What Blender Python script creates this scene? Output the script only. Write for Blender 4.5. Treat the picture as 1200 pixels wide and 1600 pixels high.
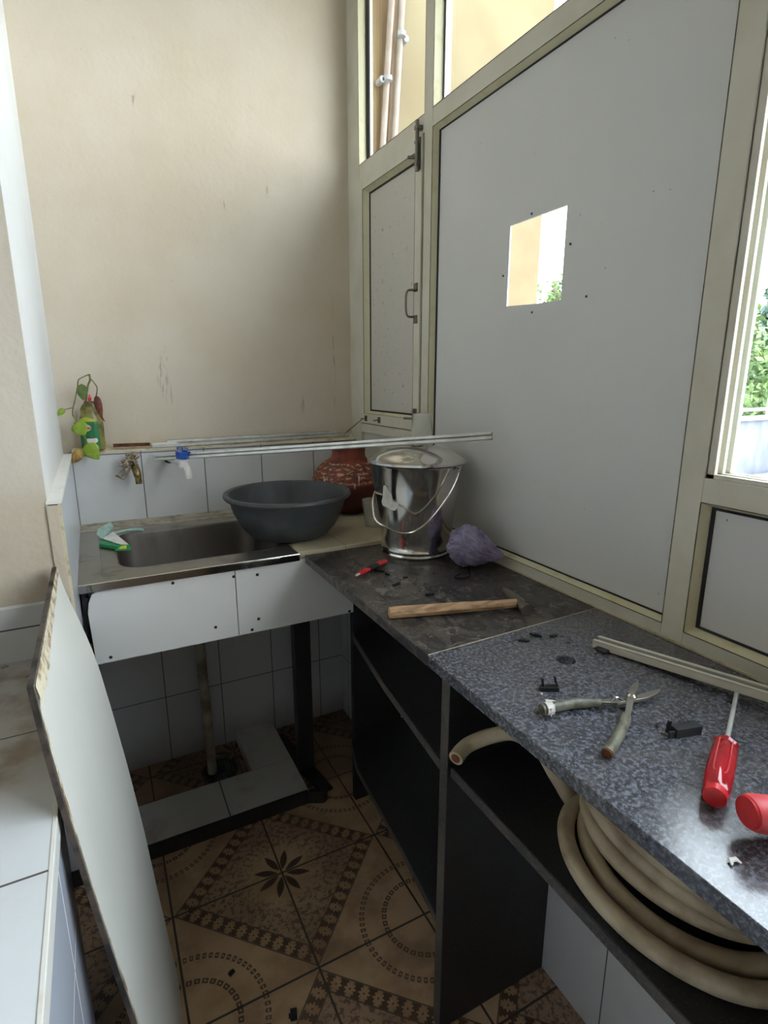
import bpy, bmesh, math, random
from mathutils import Vector, Matrix, noise
R = random.Random(7)
PI = math.pi
for o in list(bpy.data.objects): bpy.data.objects.remove(o)
scn = bpy.context.scene
col = scn.collection

# ------------------------------------------------------------------ camera
CAM = Vector((-0.9055, -1.9812, 1.3943)); YAW, PIT, FPX = math.radians(27.4237), math.radians(-13.47), 864.87
Fv = Vector((math.sin(YAW)*math.cos(PIT), math.cos(YAW)*math.cos(PIT), math.sin(PIT)))
Rv = Vector((math.cos(YAW), -math.sin(YAW), 0)); Uv = Rv.cross(Fv)
cd = bpy.data.cameras.new('camera'); cam = bpy.data.objects.new('camera', cd); col.objects.link(cam)
cam.matrix_world = Matrix(((Rv.x, Uv.x, -Fv.x, CAM.x), (Rv.y, Uv.y, -Fv.y, CAM.y), (Rv.z, Uv.z, -Fv.z, CAM.z), (0, 0, 0, 1)))
cd.sensor_fit = 'VERTICAL'; cd.sensor_height = 36; cd.lens = 36*FPX/1600; cd.clip_start = 0.02; cd.clip_end = 500
scn.camera = cam
def at(u, v, ax, val):                                   # the place where a measured sight line meets a real plane
    d = Rv*(u-600)/FPX - Uv*(v-800)/FPX + Fv
    i = 'xyz'.index(ax); t = (val-CAM[i])/d[i]
    return CAM + d*t

# ------------------------------------------------------------------ world, light, exposure
w = bpy.data.worlds.new('overcast_sky'); scn.world = w; w.use_nodes = True
nt = w.node_tree; nt.nodes.clear()
wo = nt.nodes.new('ShaderNodeOutputWorld'); bg = nt.nodes.new('ShaderNodeBackground')
tc = nt.nodes.new('ShaderNodeTexCoord'); sx = nt.nodes.new('ShaderNodeSeparateXYZ'); rp = nt.nodes.new('ShaderNodeValToRGB')
nt.links.new(tc.outputs['Generated'], sx.inputs[0]); nt.links.new(sx.outputs['Z'], rp.inputs[0])
nt.links.new(rp.outputs[0], bg.inputs[0]); nt.links.new(bg.outputs[0], wo.inputs[0])
rp.color_ramp.elements[0].position = 0.0; rp.color_ramp.elements[0].color = (0.95, 0.97, 1.0, 1)
rp.color_ramp.elements[1].position = 0.7; rp.color_ramp.elements[1].color = (0.80, 0.89, 1.0, 1)
bg.inputs[1].default_value = 3.2
vs = scn.view_settings
scn.display_settings.display_device = 'sRGB'; vs.view_transform = 'Standard'; vs.look = 'None'; vs.gamma = 1; vs.use_curve_mapping = False
vs.exposure = 1.75

# ------------------------------------------------------------------ materials
def srgb(r, g, b):
    return tuple(((c/255)/12.92 if c/255 <= .04045 else ((c/255+.055)/1.055)**2.4) for c in (r, g, b)) + (1,)
class NB:
    def __init__(s, name):
        s.mat = bpy.data.materials.new(name); s.mat.use_nodes = True; s.t = s.mat.node_tree; s.t.nodes.clear()
        s.out = s.t.nodes.new('ShaderNodeOutputMaterial'); s.b = s.t.nodes.new('ShaderNodeBsdfPrincipled')
        s.t.links.new(s.b.outputs[0], s.out.inputs[0])
        g = s.t.nodes.new('ShaderNodeNewGeometry'); s.pos = g.outputs['Position']
        x = s.t.nodes.new('ShaderNodeSeparateXYZ'); s.t.links.new(s.pos, x.inputs[0]); s.X, s.Y, s.Z = x.outputs
    def put(s, sock, v):
        if isinstance(v, bpy.types.NodeSocket): s.t.links.new(v, sock)
        else: sock.default_value = v
    def m(s, op, a, b=0.0, c=0.0):
        n = s.t.nodes.new('ShaderNodeMath'); n.operation = op
        for i, v in enumerate((a, b, c)): s.put(n.inputs[i], v)
        return n.outputs[0]
    def step(s, e0, e1, x):
        n = s.t.nodes.new('ShaderNodeMapRange'); n.interpolation_type = 'SMOOTHSTEP'
        s.put(n.inputs[0], x); n.inputs[1].default_value = e0; n.inputs[2].default_value = e1
        return n.outputs[0]
    def mix(s, f, a, b):
        n = s.t.nodes.new('ShaderNodeMix'); n.data_type = 'RGBA'
        s.put(n.inputs[0], f); s.put(n.inputs[6], a); s.put(n.inputs[7], b)
        return n.outputs[2]
    def noise(s, scale, detail=4, rough=.55, vec=None, stretch=None, dist=0):
        n = s.t.nodes.new('ShaderNodeTexNoise'); n.inputs['Scale'].default_value = scale
        n.inputs['Detail'].default_value = detail; n.inputs['Roughness'].default_value = rough; n.inputs['Distortion'].default_value = dist
        v = vec or s.pos
        if stretch:
            mp = s.t.nodes.new('ShaderNodeMapping'); s.t.links.new(v, mp.inputs[0]); mp.inputs['Scale'].default_value = stretch; v = mp.outputs[0]
        s.t.links.new(v, n.inputs['Vector']); return n.outputs[0]
    def voro(s, scale):
        n = s.t.nodes.new('ShaderNodeTexVoronoi'); n.inputs['Scale'].default_value = scale; s.t.links.new(s.pos, n.inputs['Vector']); return n
    def bump(s, h, strength=.3, dist=.002):
        n = s.t.nodes.new('ShaderNodeBump'); n.inputs['Strength'].default_value = strength; n.inputs['Distance'].default_value = dist
        s.t.links.new(h, n.inputs['Height']); s.t.links.new(n.outputs[0], s.b.inputs['Normal'])
    def set(s, color=None, rough=None, metal=None, **k):
        if color is not None: s.put(s.b.inputs['Base Color'], color)
        if rough is not None: s.put(s.b.inputs['Roughness'], rough)
        if metal is not None: s.put(s.b.inputs['Metallic'], metal)
        for kk, v in k.items(): s.put(s.b.inputs[kk.replace('_', ' ')], v)
        return s.mat
def simple(name, c1, c2=None, scale=20, rough=.5, metal=0, bump=0, lo=.4, hi=.65, detail=5, stretch=None, **k):
    n = NB(name); c2 = c2 or tuple(x*.8 for x in c1[:3])+(1,)
    f = n.noise(scale, detail, stretch=stretch); fm = n.step(lo, hi, f)
    if bump: n.bump(n.noise(scale*2, 6), bump, .001)
    return n.set(n.mix(fm, c1, c2), rough, metal, **k)

def plaster(name, c1, c2, marks=True):
    n = NB(name)
    c = n.mix(n.step(.35, .7, n.noise(2.2, 5)), c1, c2)
    c = n.mix(n.m('MULTIPLY', n.step(.70, .74, n.noise(34, 6, .65, stretch=(1, 1, .25))), .30 if marks else .1), c, srgb(128, 112, 92))
    c = n.mix(n.m('MULTIPLY', n.step(.78, .80, n.noise(70, 2)), .5), c, srgb(120, 100, 85))
    if marks:
        for (mx, mz, sx_, sz_, am) in ((-.685, 1.395, .020, .10, .55), (-.665, 1.34, .006, .12, .5), (-.70, 2.22, .012, .035, .7), (-.45, 1.95, .008, .03, .6), (-.20, 1.30, .010, .05, .5), (-.30, 2.02, .006, .05, .45), (-.07, 1.45, .008, .30, .4)):
            ex = n.m('DIVIDE', n.m('ABSOLUTE', n.m('SUBTRACT', n.X, mx)), sx_); ez = n.m('DIVIDE', n.m('ABSOLUTE', n.m('SUBTRACT', n.Z, mz)), sz_)
            f = n.m('MULTIPLY', n.step(1.2, .3, n.m('ADD', ex, ez)), n.step(.48, .58, n.noise(90, 4, .6, stretch=(1, 1, .15))))
            c = n.mix(n.m('MULTIPLY', f, am), c, srgb(120, 104, 84))
    # grime band just above the ledge
    g = n.m('MULTIPLY', n.step(1.26, 1.17, n.m('ADD', n.Z, n.m('MULTIPLY', n.noise(30, 4), .05))), .35)
    c = n.mix(g, c, srgb(176, 156, 122))
    n.bump(n.m('ADD', n.noise(60, 6, .6), n.m('MULTIPLY', n.noise(9, 4), 2.0)), .30, .004)
    return n.set(c, .75, 0)
M = {}
M['plaster'] = plaster('cream_plaster', srgb(213, 202, 185), srgb(204, 190, 168))
M['plaster_white'] = plaster('white_plaster', srgb(226, 226, 224), srgb(218, 218, 216), False)
M['plaster_grey'] = plaster('warm_grey_plaster', srgb(205, 196, 182), srgb(192, 182, 168), False)

def grid_line(n, a, off, pitch, hw):
    p = n.m('DIVIDE', n.m('SUBTRACT', a, off), pitch)
    d = n.m('ABSOLUTE', n.m('SUBTRACT', p, n.m('ROUND', p)))
    return n.m('LESS_THAN', d, hw/pitch)
def tile(name, axes, tilec, grout, dirt=.25, rough=.18, hw=.0016, dirtc=None, zdirt=False, extra=None):
    n = NB(name); ax = {'X': n.X, 'Y': n.Y, 'Z': n.Z}; g = None
    for a, off, pitch in axes:
        l = grid_line(n, ax[a], off, pitch, hw); g = l if g is None else n.m('MAXIMUM', g, l)
    c = n.mix(n.step(.3, .8, n.noise(3, 3)), tilec, tuple(x*.94 for x in tilec[:3])+(1,))
    c = n.mix(n.m('MULTIPLY', n.step(.5, .75, n.noise(7, 6, .65)), dirt), c, dirtc or srgb(150, 135, 115))
    if zdirt:
        c = n.mix(n.m('MULTIPLY', n.step(.22, 0, n.m('ADD', n.Z, n.m('MULTIPLY', n.noise(12, 5), .12))), .6), c, srgb(112, 92, 72))
    if extra: c = extra(n, c)
    c = n.mix(g, c, grout)
    n.bump(n.m('SUBTRACT', n.m('MULTIPLY', n.noise(4, 2), .3), g), .5, .001)
    return n.set(c, n.m('ADD', n.m('MULTIPLY', g, .5), rough), 0)
WX = -.9794
WT = srgb(214, 218, 224); GR = srgb(95, 92, 90)
M['tile_back'] = tile('white_wall_tile', [('X', WX, .2), ('Z', -.04, .3)], srgb(212, 212, 212), GR, .12, zdirt=True)
M['tile_side'] = tile('white_side_tile', [('Y', -.2, .2), ('Z', -.04, .3)], WT, GR, .15, zdirt=True)
M['tile_low'] = tile('white_low_wall_tile', [('Y', -1.392, .19), ('Z', -.04, .3)], srgb(218, 216, 214), GR, .12)
M['tile_apron'] = tile('apron_tile', [('X', 5, 90)], srgb(222, 220, 217), GR, .10, .22, dirtc=srgb(170, 150, 130))
M['tile_curb'] = tile('curb_tile', [('X', -.655, .3), ('Y', -.262, 9)], srgb(205, 200, 190), GR, .45, .35, dirtc=srgb(120, 90, 70), hw=.002)
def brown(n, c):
    f = n.m('MULTIPLY', n.step(-1.24, -1.15, n.Y), n.m('ADD', .42, n.m('MULTIPLY', n.step(.45, .7, n.noise(9, 5)), .5)))  # brown stains, plus the board's shade tinted in past its near edge
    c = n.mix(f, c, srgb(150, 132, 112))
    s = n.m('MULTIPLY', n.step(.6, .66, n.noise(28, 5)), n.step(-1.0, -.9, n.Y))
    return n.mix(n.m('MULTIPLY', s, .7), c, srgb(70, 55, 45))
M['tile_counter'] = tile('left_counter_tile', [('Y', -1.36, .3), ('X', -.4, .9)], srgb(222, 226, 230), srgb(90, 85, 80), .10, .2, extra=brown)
M['tile_face'] = tile('left_counter_face_tile', [('Y', -1.31, .3), ('Z', .66, .3)], srgb(208, 214, 228), srgb(228, 230, 235), .08, .2, hw=.0025)
M['tile_upstand'] = tile('white_upstand_tile', [('X', -.3, .6), ('Z', .93, 5)], srgb(226, 228, 232), GR, .05, .2)
M['tile_edge'] = simple('tile_edge_white', srgb(232, 230, 224), srgb(218, 212, 200), 26, .4, lo=.5, hi=.8)

# floor: cream tiles printed with diamonds, eight-petal stars and linked rings
def floor_mat():
    n = NB('printed_floor_tile'); T = .3; m = n.m
    px = m('DIVIDE', m('SUBTRACT', n.X, -.5605), T); py = m('DIVIDE', m('SUBTRACT', n.Y, -.673), T)
    g = None
    for p in (px, py):
        d = m('ABSOLUTE', m('SUBTRACT', p, m('ROUND', p))); l = m('LESS_THAN', d, .009); g = l if g is None else m('MAXIMUM', g, l)
    u = m('WRAP', px, 1, -1); v = m('WRAP', py, 1, -1); a = m('ABSOLUTE', u); b = m('ABSOLUTE', v); d = m('ADD', a, b)
    base = n.mix(n.step(.4, .65, n.noise(9, 5)), srgb(206, 172, 134), srgb(186, 152, 116))
    dark = srgb(52, 36, 32)
    # speckled inner diamond
    r = m('SQRT', m('ADD', m('MULTIPLY', u, u), m('MULTIPLY', v, v)))
    sp = m('MULTIPLY', n.step(.50, .56, n.noise(75, 6, .7)), m('MULTIPLY', n.step(.30, .48, m('ADD', r, m('MULTIPLY', n.noise(14, 3), .15))), m('LESS_THAN', d, .80)))
    inner = m('MULTIPLY', m('LESS_THAN', d, .80), n.step(.3, .5, r))
    c = n.mix(m('MULTIPLY', inner, .45), base, srgb(150, 122, 104))
    c = n.mix(m('MULTIPLY', sp, .75), c, srgb(84, 62, 56))
    # border band of little flowers
    s = m('DIVIDE', m('SUBTRACT', a, b), .166); t = m('SUBTRACT', m('FRACT', s), .5); wv = m('DIVIDE', m('SUBTRACT', d, .893), .17)
    rr = m('SQRT', m('ADD', m('MULTIPLY', t, t), m('MULTIPLY', wv, wv))); an = m('ARCTAN2', wv, t)
    pet = m('ADD', .34, m('MULTIPLY', m('COSINE', m('MULTIPLY', an, 8)), .09))
    band = m('MULTIPLY', m('GREATER_THAN', d, .81), m('LESS_THAN', d, .975))
    fl = m('MULTIPLY', band, m('GREATER_THAN', rr, pet))
    corner = m('MULTIPLY', m('GREATER_THAN', m('ABSOLUTE', wv), .25), m('LESS_THAN', m('ABSOLUTE', t), .2))
    fl = m('MULTIPLY', fl, m('SUBTRACT', 1, m('MULTIPLY', corner, .8)))
    cen = m('MULTIPLY', band, m('LESS_THAN', rr, .07))
    c = n.mix(m('MULTIPLY', band, .5), c, srgb(178, 142, 104))
    c = n.mix(m('MULTIPLY', m('MAXIMUM', fl, cen), .85), c, dark)
    ln = m('MAXIMUM', m('LESS_THAN', m('ABSOLUTE', m('SUBTRACT', d, .802)), .008), m('LESS_THAN', m('ABSOLUTE', m('SUBTRACT', d, .984)), .008))
    c = n.mix(m('MULTIPLY', ln, .8), c, dark)
    # star
    th = m('ARCTAN2', v, u); q = m('DIVIDE', m('SUBTRACT', th, PI/8), PI/4); dq = m('MULTIPLY', m('ABSOLUTE', m('SUBTRACT', q, m('ROUND', q))), PI/4)
    wid = m('MULTIPLY', m('SINE', m('MULTIPLY', m('MINIMUM', m('MAXIMUM', m('DIVIDE', m('SUBTRACT', r, .04), .23), 0), 1), PI)), .033)
    star = m('MULTIPLY', m('LESS_THAN', m('MULTIPLY', dq, r), wid), m('LESS_THAN', r, .27))
    c = n.mix(m('MULTIPLY', star, .92), c, dark)
    # rings about the odd corners
    ca = m('SUBTRACT', 1, a); cb = m('SUBTRACT', 1, b); rc = m('SQRT', m('ADD', m('MULTIPLY', ca, ca), m('MULTIPLY', cb, cb))); ta = m('ARCTAN2', cb, ca)
    for rad, hw, k, duty in ((.56, .022, 34/PI, .55), (.36, .020, 18/PI, .72)):
        ring = m('LESS_THAN', m('ABSOLUTE', m('SUBTRACT', rc, rad)), hw)
        fr = m('FRACT', m('MULTIPLY', ta, k)); dash = m('LESS_THAN', fr, duty)
        hole = m('LESS_THAN', m('ADD', m('ABSOLUTE', m('MULTIPLY', m('SUBTRACT', rc, rad), 60)), m('ABSOLUTE', m('MULTIPLY', m('SUBTRACT', fr, duty/2), 4))), .75)
        f = m('MULTIPLY', m('MULTIPLY', ring, dash), m('SUBTRACT', 1, hole))
        c = n.mix(m('MULTIPLY', f, .85), c, dark)
    # dirt, then a darker brown tone towards the back
    dirt = m('MULTIPLY', n.step(.42, .7, n.noise(6, 6, .65)), .5)
    c = n.mix(dirt, c, srgb(120, 92, 74))
    back_tone = m('MULTIPLY', n.step(-.50, -.30, n.Y), .55)
    c = n.mix(back_tone, c, srgb(92, 66, 50))
    c = n.mix(g, c, srgb(70, 62, 54))
    n.bump(m('SUBTRACT', m('MULTIPLY', n.noise(40, 4), .2), g), .4, .0015)
    return n.set(c, .38, 0)
M['floor'] = floor_mat()

def granite(name, base, fleck, dust, dustamt, rough, fl=.58, spec=.6):
    n = NB(name)
    c = n.mix(n.step(fl-.06, fl+.05, n.noise(170, 4, .7)), base, fleck)
    c = n.mix(n.m('MULTIPLY', n.step(.45, .62, n.noise(85, 5, .7, dist=.6)), .40), c, fleck)
    v = n.voro(330); c = n.mix(n.m('LESS_THAN', v.outputs['Distance'], .13), c, srgb(150, 152, 158))
    dm = n.m('MULTIPLY', n.step(.38, .68, n.noise(5, 6, .7, dist=1.0)), dustamt)
    c = n.mix(dm, c, dust)
    if dustamt > .6:
        vein = n.step(.50, .55, n.noise(20, 7, .66, stretch=(1, .6, 1), dist=1.6)); c = n.mix(n.m('MULTIPLY', vein, .85), c, srgb(30, 29, 30))
        c = n.mix(n.m('MULTIPLY', n.step(.56, .61, n.noise(34, 7, .66, dist=1.2)), .5), c, srgb(142, 134, 122))
    cr = n.m('MULTIPLY', n.step(.60, .66, n.noise(22, 6, .6, dist=1.5)), dustamt*.8)
    c = n.mix(cr, c, srgb(26, 25, 26))
    n.bump(n.noise(120, 5, .6), .25, .0008)
    return n.set(c, n.m('ADD', rough, n.m('MULTIPLY', dm, .25)), 0, Specular_IOR_Level=spec)
M['granite_near'] = granite('speckled_black_granite', srgb(50, 51, 58), srgb(112, 115, 126), srgb(100, 95, 90), .38, .17, .55, 1.0)
M['granite_far'] = granite('dusty_black_granite', srgb(44, 42, 42), srgb(74, 71, 68), srgb(104, 94, 84), .65, .34)
M['granite_dark'] = granite('black_shelf_stone', srgb(24, 24, 27), srgb(38, 38, 42), srgb(50, 46, 44), .35, .45, .62)
M['granite_edge'] = granite('cut_stone_edge', srgb(56, 54, 52), srgb(84, 80, 76), srgb(110, 100, 88), .6, .6)
M['beige_stone'] = tile('beige_stone_slab', [('X', -.30, .3), ('Y', -.30, .3)], srgb(206, 194, 166), srgb(150, 132, 104), .5, .45, dirtc=srgb(150, 128, 96), hw=.001)
M['mortar'] = simple('crumbly_mortar', srgb(206, 194, 166), srgb(160, 140, 112), 38, .9, bump=.8, lo=.5, hi=.75)
M['mortar_grey'] = simple('stained_grout_strip', srgb(178, 170, 152), srgb(126, 112, 92), 26, .8, bump=.3, lo=.45, hi=.75)
M['room_wall'] = simple('tan_room_paint', srgb(192, 184, 172), srgb(184, 175, 162), 3, .85)
M['alu_paint'] = simple('cream_powder_coated_aluminium', srgb(208, 204, 190), srgb(200, 195, 178), 7, .42, bump=.05)
M['alu_bead'] = simple('cream_glazing_bead', srgb(216, 210, 178), srgb(196, 184, 142), 22, .4, lo=.5, hi=.8)
def panelmat():
    n = NB('grey_laminate_panel')
    c = n.mix(n.step(.3, .7, n.noise(1.6, 3)), srgb(212, 211, 210), srgb(205, 205, 205))
    c = n.mix(n.m('MULTIPLY', n.step(.66, .8, n.noise(12, 5)), .10), c, srgb(160, 150, 135))
    c = n.mix(n.m('MULTIPLY', n.step(.80, .815, n.noise(95, 1)), .7), c, srgb(70, 60, 55))
    n.bump(n.noise(300, 2), .05, .0005)
    return n.set(c, .42, 0)
M['panel'] = panelmat()
M['panel_spotted'] = simple('spotted_laminate_panel', srgb(198, 194, 186), srgb(150, 136, 118), 55, .5, lo=.60, hi=.75)
M['seam'] = simple('grimy_joint', srgb(112, 106, 88), srgb(70, 64, 54), 40, .8)
M['gasket'] = simple('black_rubber_gasket', srgb(28, 27, 30), None, 30, .6)
def glassmat():
    n = NB('window_glass'); n.t.nodes.remove(n.b)
    tr = n.t.nodes.new('ShaderNodeBsdfTransparent'); gl = n.t.nodes.new('ShaderNodeBsdfGlossy'); gl.inputs['Roughness'].default_value = .02
    fr = n.t.nodes.new('ShaderNodeFresnel'); gg = n.t.nodes.new('ShaderNodeNewGeometry'); n.t.links.new(n.m('SUBTRACT', 1.45, n.m('MULTIPLY', gg.outputs['Backfacing'], .76)), fr.inputs[0]); mx = n.t.nodes.new('ShaderNodeMixShader')
    tr.inputs[0].default_value = (.96, .98, .97, 1)
    n.t.links.new(fr.outputs[0], mx.inputs[0]); n.t.links.new(tr.outputs[0], mx.inputs[1]); n.t.links.new(gl.outputs[0], mx.inputs[2])
    n.t.links.new(mx.outputs[0], n.out.inputs[0]); return n.mat
M['glass'] = glassmat()
def cupmat():
    n = NB('cloudy_clear_plastic'); 
    tr = n.t.nodes.new('ShaderNodeBsdfTransparent'); mx = n.t.nodes.new('ShaderNodeMixShader'); mx.inputs[0].default_value = .38
    n.set(srgb(215, 214, 205), .25, 0)
    n.t.links.new(tr.outputs[0], mx.inputs[1]); n.t.links.new(n.b.outputs[0], mx.inputs[2]); n.t.links.new(mx.outputs[0], n.out.inputs[0]); return n.mat
M['cup'] = cupmat()
def steelmat(name, c, rough, dirt=.3):
    n = NB(name); f = n.noise(9, 6, .65, stretch=(1, 1, .35))
    cc = n.mix(n.m('MULTIPLY', n.step(.5, .72, f), dirt), c, srgb(110, 102, 92))
    n.bump(n.noise(80, 3), .04, .0005)
    return n.set(cc, n.m('ADD', rough, n.m('MULTIPLY', n.noise(14, 5), .18)), 1)
M['steel'] = steelmat('polished_steel', srgb(214, 211, 207), .04, .25)
M['steel_sink'] = steelmat('stained_sink_steel', srgb(176, 170, 160), .30, .7)
M['steel_bowl'] = steelmat('dull_sink_bowl_steel', srgb(132, 126, 120), .42, .8)
M['iron'] = steelmat('dark_iron', srgb(128, 124, 116), .4, .6)
M['alu'] = simple('mill_aluminium', srgb(232, 233, 230), srgb(214, 214, 210), 30, .34, .45)
M['basin'] = simple('slate_grey_plastic', srgb(70, 74, 76), srgb(62, 66, 70), 30, .45, bump=.05)
def potmat():
    n = NB('painted_terracotta'); m = n.m
    z = n.Z
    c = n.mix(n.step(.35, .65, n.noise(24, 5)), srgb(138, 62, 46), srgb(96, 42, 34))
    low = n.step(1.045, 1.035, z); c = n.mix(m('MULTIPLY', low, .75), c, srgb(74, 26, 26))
    band = m('MULTIPLY', m('GREATER_THAN', z, 1.05), m('LESS_THAN', z, 1.112))
    sq = m('MULTIPLY', m('SINE', m('MULTIPLY', z, 420)), .5)
    spots = m('MULTIPLY', band, n.step(.54, .60, m('ADD', n.noise(62, 4, .6, stretch=(1, 1, 1.8)), m('MULTIPLY', sq, .12))))
    c = n.mix(m('MULTIPLY', spots, .85), c, srgb(206, 176, 140))
    ds = m('MULTIPLY', band, n.step(.54, .60, n.noise(44, 4, .6, stretch=(1, 1, 3))))
    c = n.mix(m('MULTIPLY', ds, .8), c, srgb(52, 26, 24))
    ln = m('LESS_THAN', m('ABSOLUTE', m('SUBTRACT', z, 1.048)), .002); c = n.mix(m('MULTIPLY', ln, .5), c, srgb(190, 140, 110))
    n.bump(m('ADD', n.noise(90, 5), m('MULTIPLY', spots, .8)), .6, .003)
    return n.set(c, .55, 0)
M['pot'] = potmat()
M['white_paint'] = simple('white_paint_drip', srgb(225, 222, 210), None, 30, .6)
M['wood'] = simple('worn_ash_wood', srgb(186, 150, 112), srgb(132, 98, 66), 14, .6, bump=.3, stretch=(1, 8, 8), lo=.35, hi=.7)
M['red'] = simple('red_plastic', srgb(214, 44, 48), srgb(190, 30, 40), 40, .35)
M['red_clear'] = simple('clear_red_plastic', srgb(196, 20, 36), srgb(160, 14, 30), 40, .12, lo=.3, hi=.8, Transmission_Weight=.25, Coat_Weight=.6)
M['pink_tape'] = simple('pinkish_red_tape', srgb(222, 84, 88), srgb(196, 56, 66), 30, .4, bump=.3)
M['black_plastic'] = simple('black_plastic', srgb(30, 31, 34), None, 30, .45)
M['hose'] = simple('cream_rubber_hose', srgb(190, 175, 146), srgb(140, 122, 96), 11, .5, lo=.4, hi=.7, bump=.1)
M['pvc'] = simple('dirty_pvc_pipe', srgb(170, 160, 138), srgb(110, 98, 82), 9, .5)
M['board'] = simple('white_laminate_board', srgb(232, 231, 224), srgb(226, 225, 216), 3, .45, lo=.3, hi=.8)
def boardedge():
    n = NB('chipped_board_edge')
    c = n.mix(n.step(.45, .60, n.noise(24, 6, .7)), srgb(216, 206, 180), srgb(150, 122, 92)); n.bump(n.noise(70, 4), .8, .002)
    return n.set(c, .85, 0)
M['board_edge'] = boardedge()
M['board_rim'] = simple('dark_broken_rim', srgb(84, 72, 64), srgb(40, 36, 34), 30, .85, bump=.5)
M['board_back'] = simple('dark_board_back', srgb(60, 58, 58), srgb(45, 42, 40), 12, .7)
M['net'] = simple('lilac_net', srgb(158, 152, 182), srgb(118, 112, 142), 30, .5, lo=.35, hi=.7, bump=.6, Subsurface_Weight=.15)
M['tube_grey'] = simple('grey_green_sleeve', srgb(122, 120, 102), srgb(84, 82, 70), 60, .4, bump=.2)
M['leaf'] = simple('fresh_pothos_leaf', srgb(126, 160, 40), srgb(150, 172, 60), 60, .4, Subsurface_Weight=.1)
M['leaf_dark'] = simple('dull_green_leaf', srgb(98, 118, 60), srgb(82, 100, 52), 60, .5)
M['leaf_dry'] = simple('dry_brown_leaf', srgb(126, 66, 44), srgb(86, 44, 34), 60, .7)
M['leaf_tan'] = simple('yellowed_leaf', srgb(206, 172, 96), srgb(150, 110, 62), 60, .7)
M['stem'] = simple('plant_stem', srgb(120, 128, 62), srgb(84, 70, 50), 60, .6)
M['bottle'] = simple('olive_bottle_plastic', srgb(150, 140, 78), srgb(92, 88, 50), 30, .25)
M['label_green'] = simple('green_label', srgb(20, 118, 62), srgb(16, 100, 54), 30, .4)
M['label_lime'] = simple('lime_label', srgb(182, 196, 60), None, 30, .4)
M['label_white'] = simple('white_label', srgb(228, 224, 216), None, 30, .4)
M['label_red'] = simple('orange_red_label', srgb(206, 96, 66), None, 30, .4)
M['label_dark'] = simple('dark_label', srgb(30, 50, 48), None, 30, .4)
M['blue'] = simple('blue_tap_handle', srgb(24, 84, 176), None, 30, .35)
M['tap_white'] = simple('white_tap_plastic', srgb(232, 230, 226), None, 30, .3)
M['cloth'] = simple('dirty_cloth_strip', srgb(178, 164, 144), srgb(120, 104, 84), 70, .9, bump=.6)
M['foil'] = simple('blue_and_silver_foil', srgb(150, 160, 190), srgb(40, 80, 150), 120, .35, .4, bump=.8)
M['brass'] = simple('old_brass', srgb(150, 128, 78), srgb(96, 84, 60), 60, .4, .8)
M['ochre'] = simple('ochre_shaded_wall', (.20, .130, .055, 1), (.18, .11, .045, 1), 5, .85, bump=.6)  # darker ochre stands for the shaded face at the outside wall corner
M['yellow'] = simple('pale_yellow_outdoor_paint', (.205, .160, .085, 1), (.185, .138, .070, 1), 4, .85, bump=.8)
M['white_coping'] = simple('white_outdoor_paint', (.32, .33, .36, 1), (.27, .28, .3, 1), 6, .8)
M['grey_concrete'] = simple('weathered_concrete', (.19, .20, .245, 1), (.13, .14, .18, 1), 4, .8, bump=.4, stretch=(1, 1, .35))
M['foliage'] = simple('light_green_foliage', srgb(126, 150, 92), srgb(76, 104, 60), 3, .6, lo=.35, hi=.65)  # light green mottled with a deeper green
M['pine'] = simple('blue_green_needles', srgb(70, 96, 84), srgb(52, 76, 66), 6, .7)
M['bark'] = simple('grey_bark', srgb(110, 98, 84), None, 6, .9)
M['green_soap'] = simple('green_packet', srgb(26, 128, 78), srgb(36, 150, 90), 60, .4)
M['pale_green'] = simple('pale_green_brush_plastic', srgb(168, 196, 184), srgb(140, 172, 160), 60, .4)
M['yellow_bit'] = simple('yellow_print', srgb(212, 206, 60), None, 60, .4)
M['drain_green'] = simple('green_drain_grate', srgb(30, 60, 56), srgb(22, 40, 40), 60, .5)
M['rust'] = simple('rusty_brown', srgb(120, 66, 36), srgb(70, 44, 30), 60, .9)
M['far_wall'] = simple('distant_building', (.33, .29, .28, 1), None, 2, .9)
M['terr'] = simple('ground_far', srgb(110, 120, 90), None, .2, .9)
M['copper'] = simple('orange_wire', (.28, .13, .06, 1), None, 30, .5)
M['clip_white'] = simple('white_clip', (.36, .36, .38, 1), None, 30, .5)
M['pipe_pale'] = simple('pale_pink_pipe', (.30, .25, .215, 1), (.26, .20, .16, 1), 14, .5)

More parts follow.
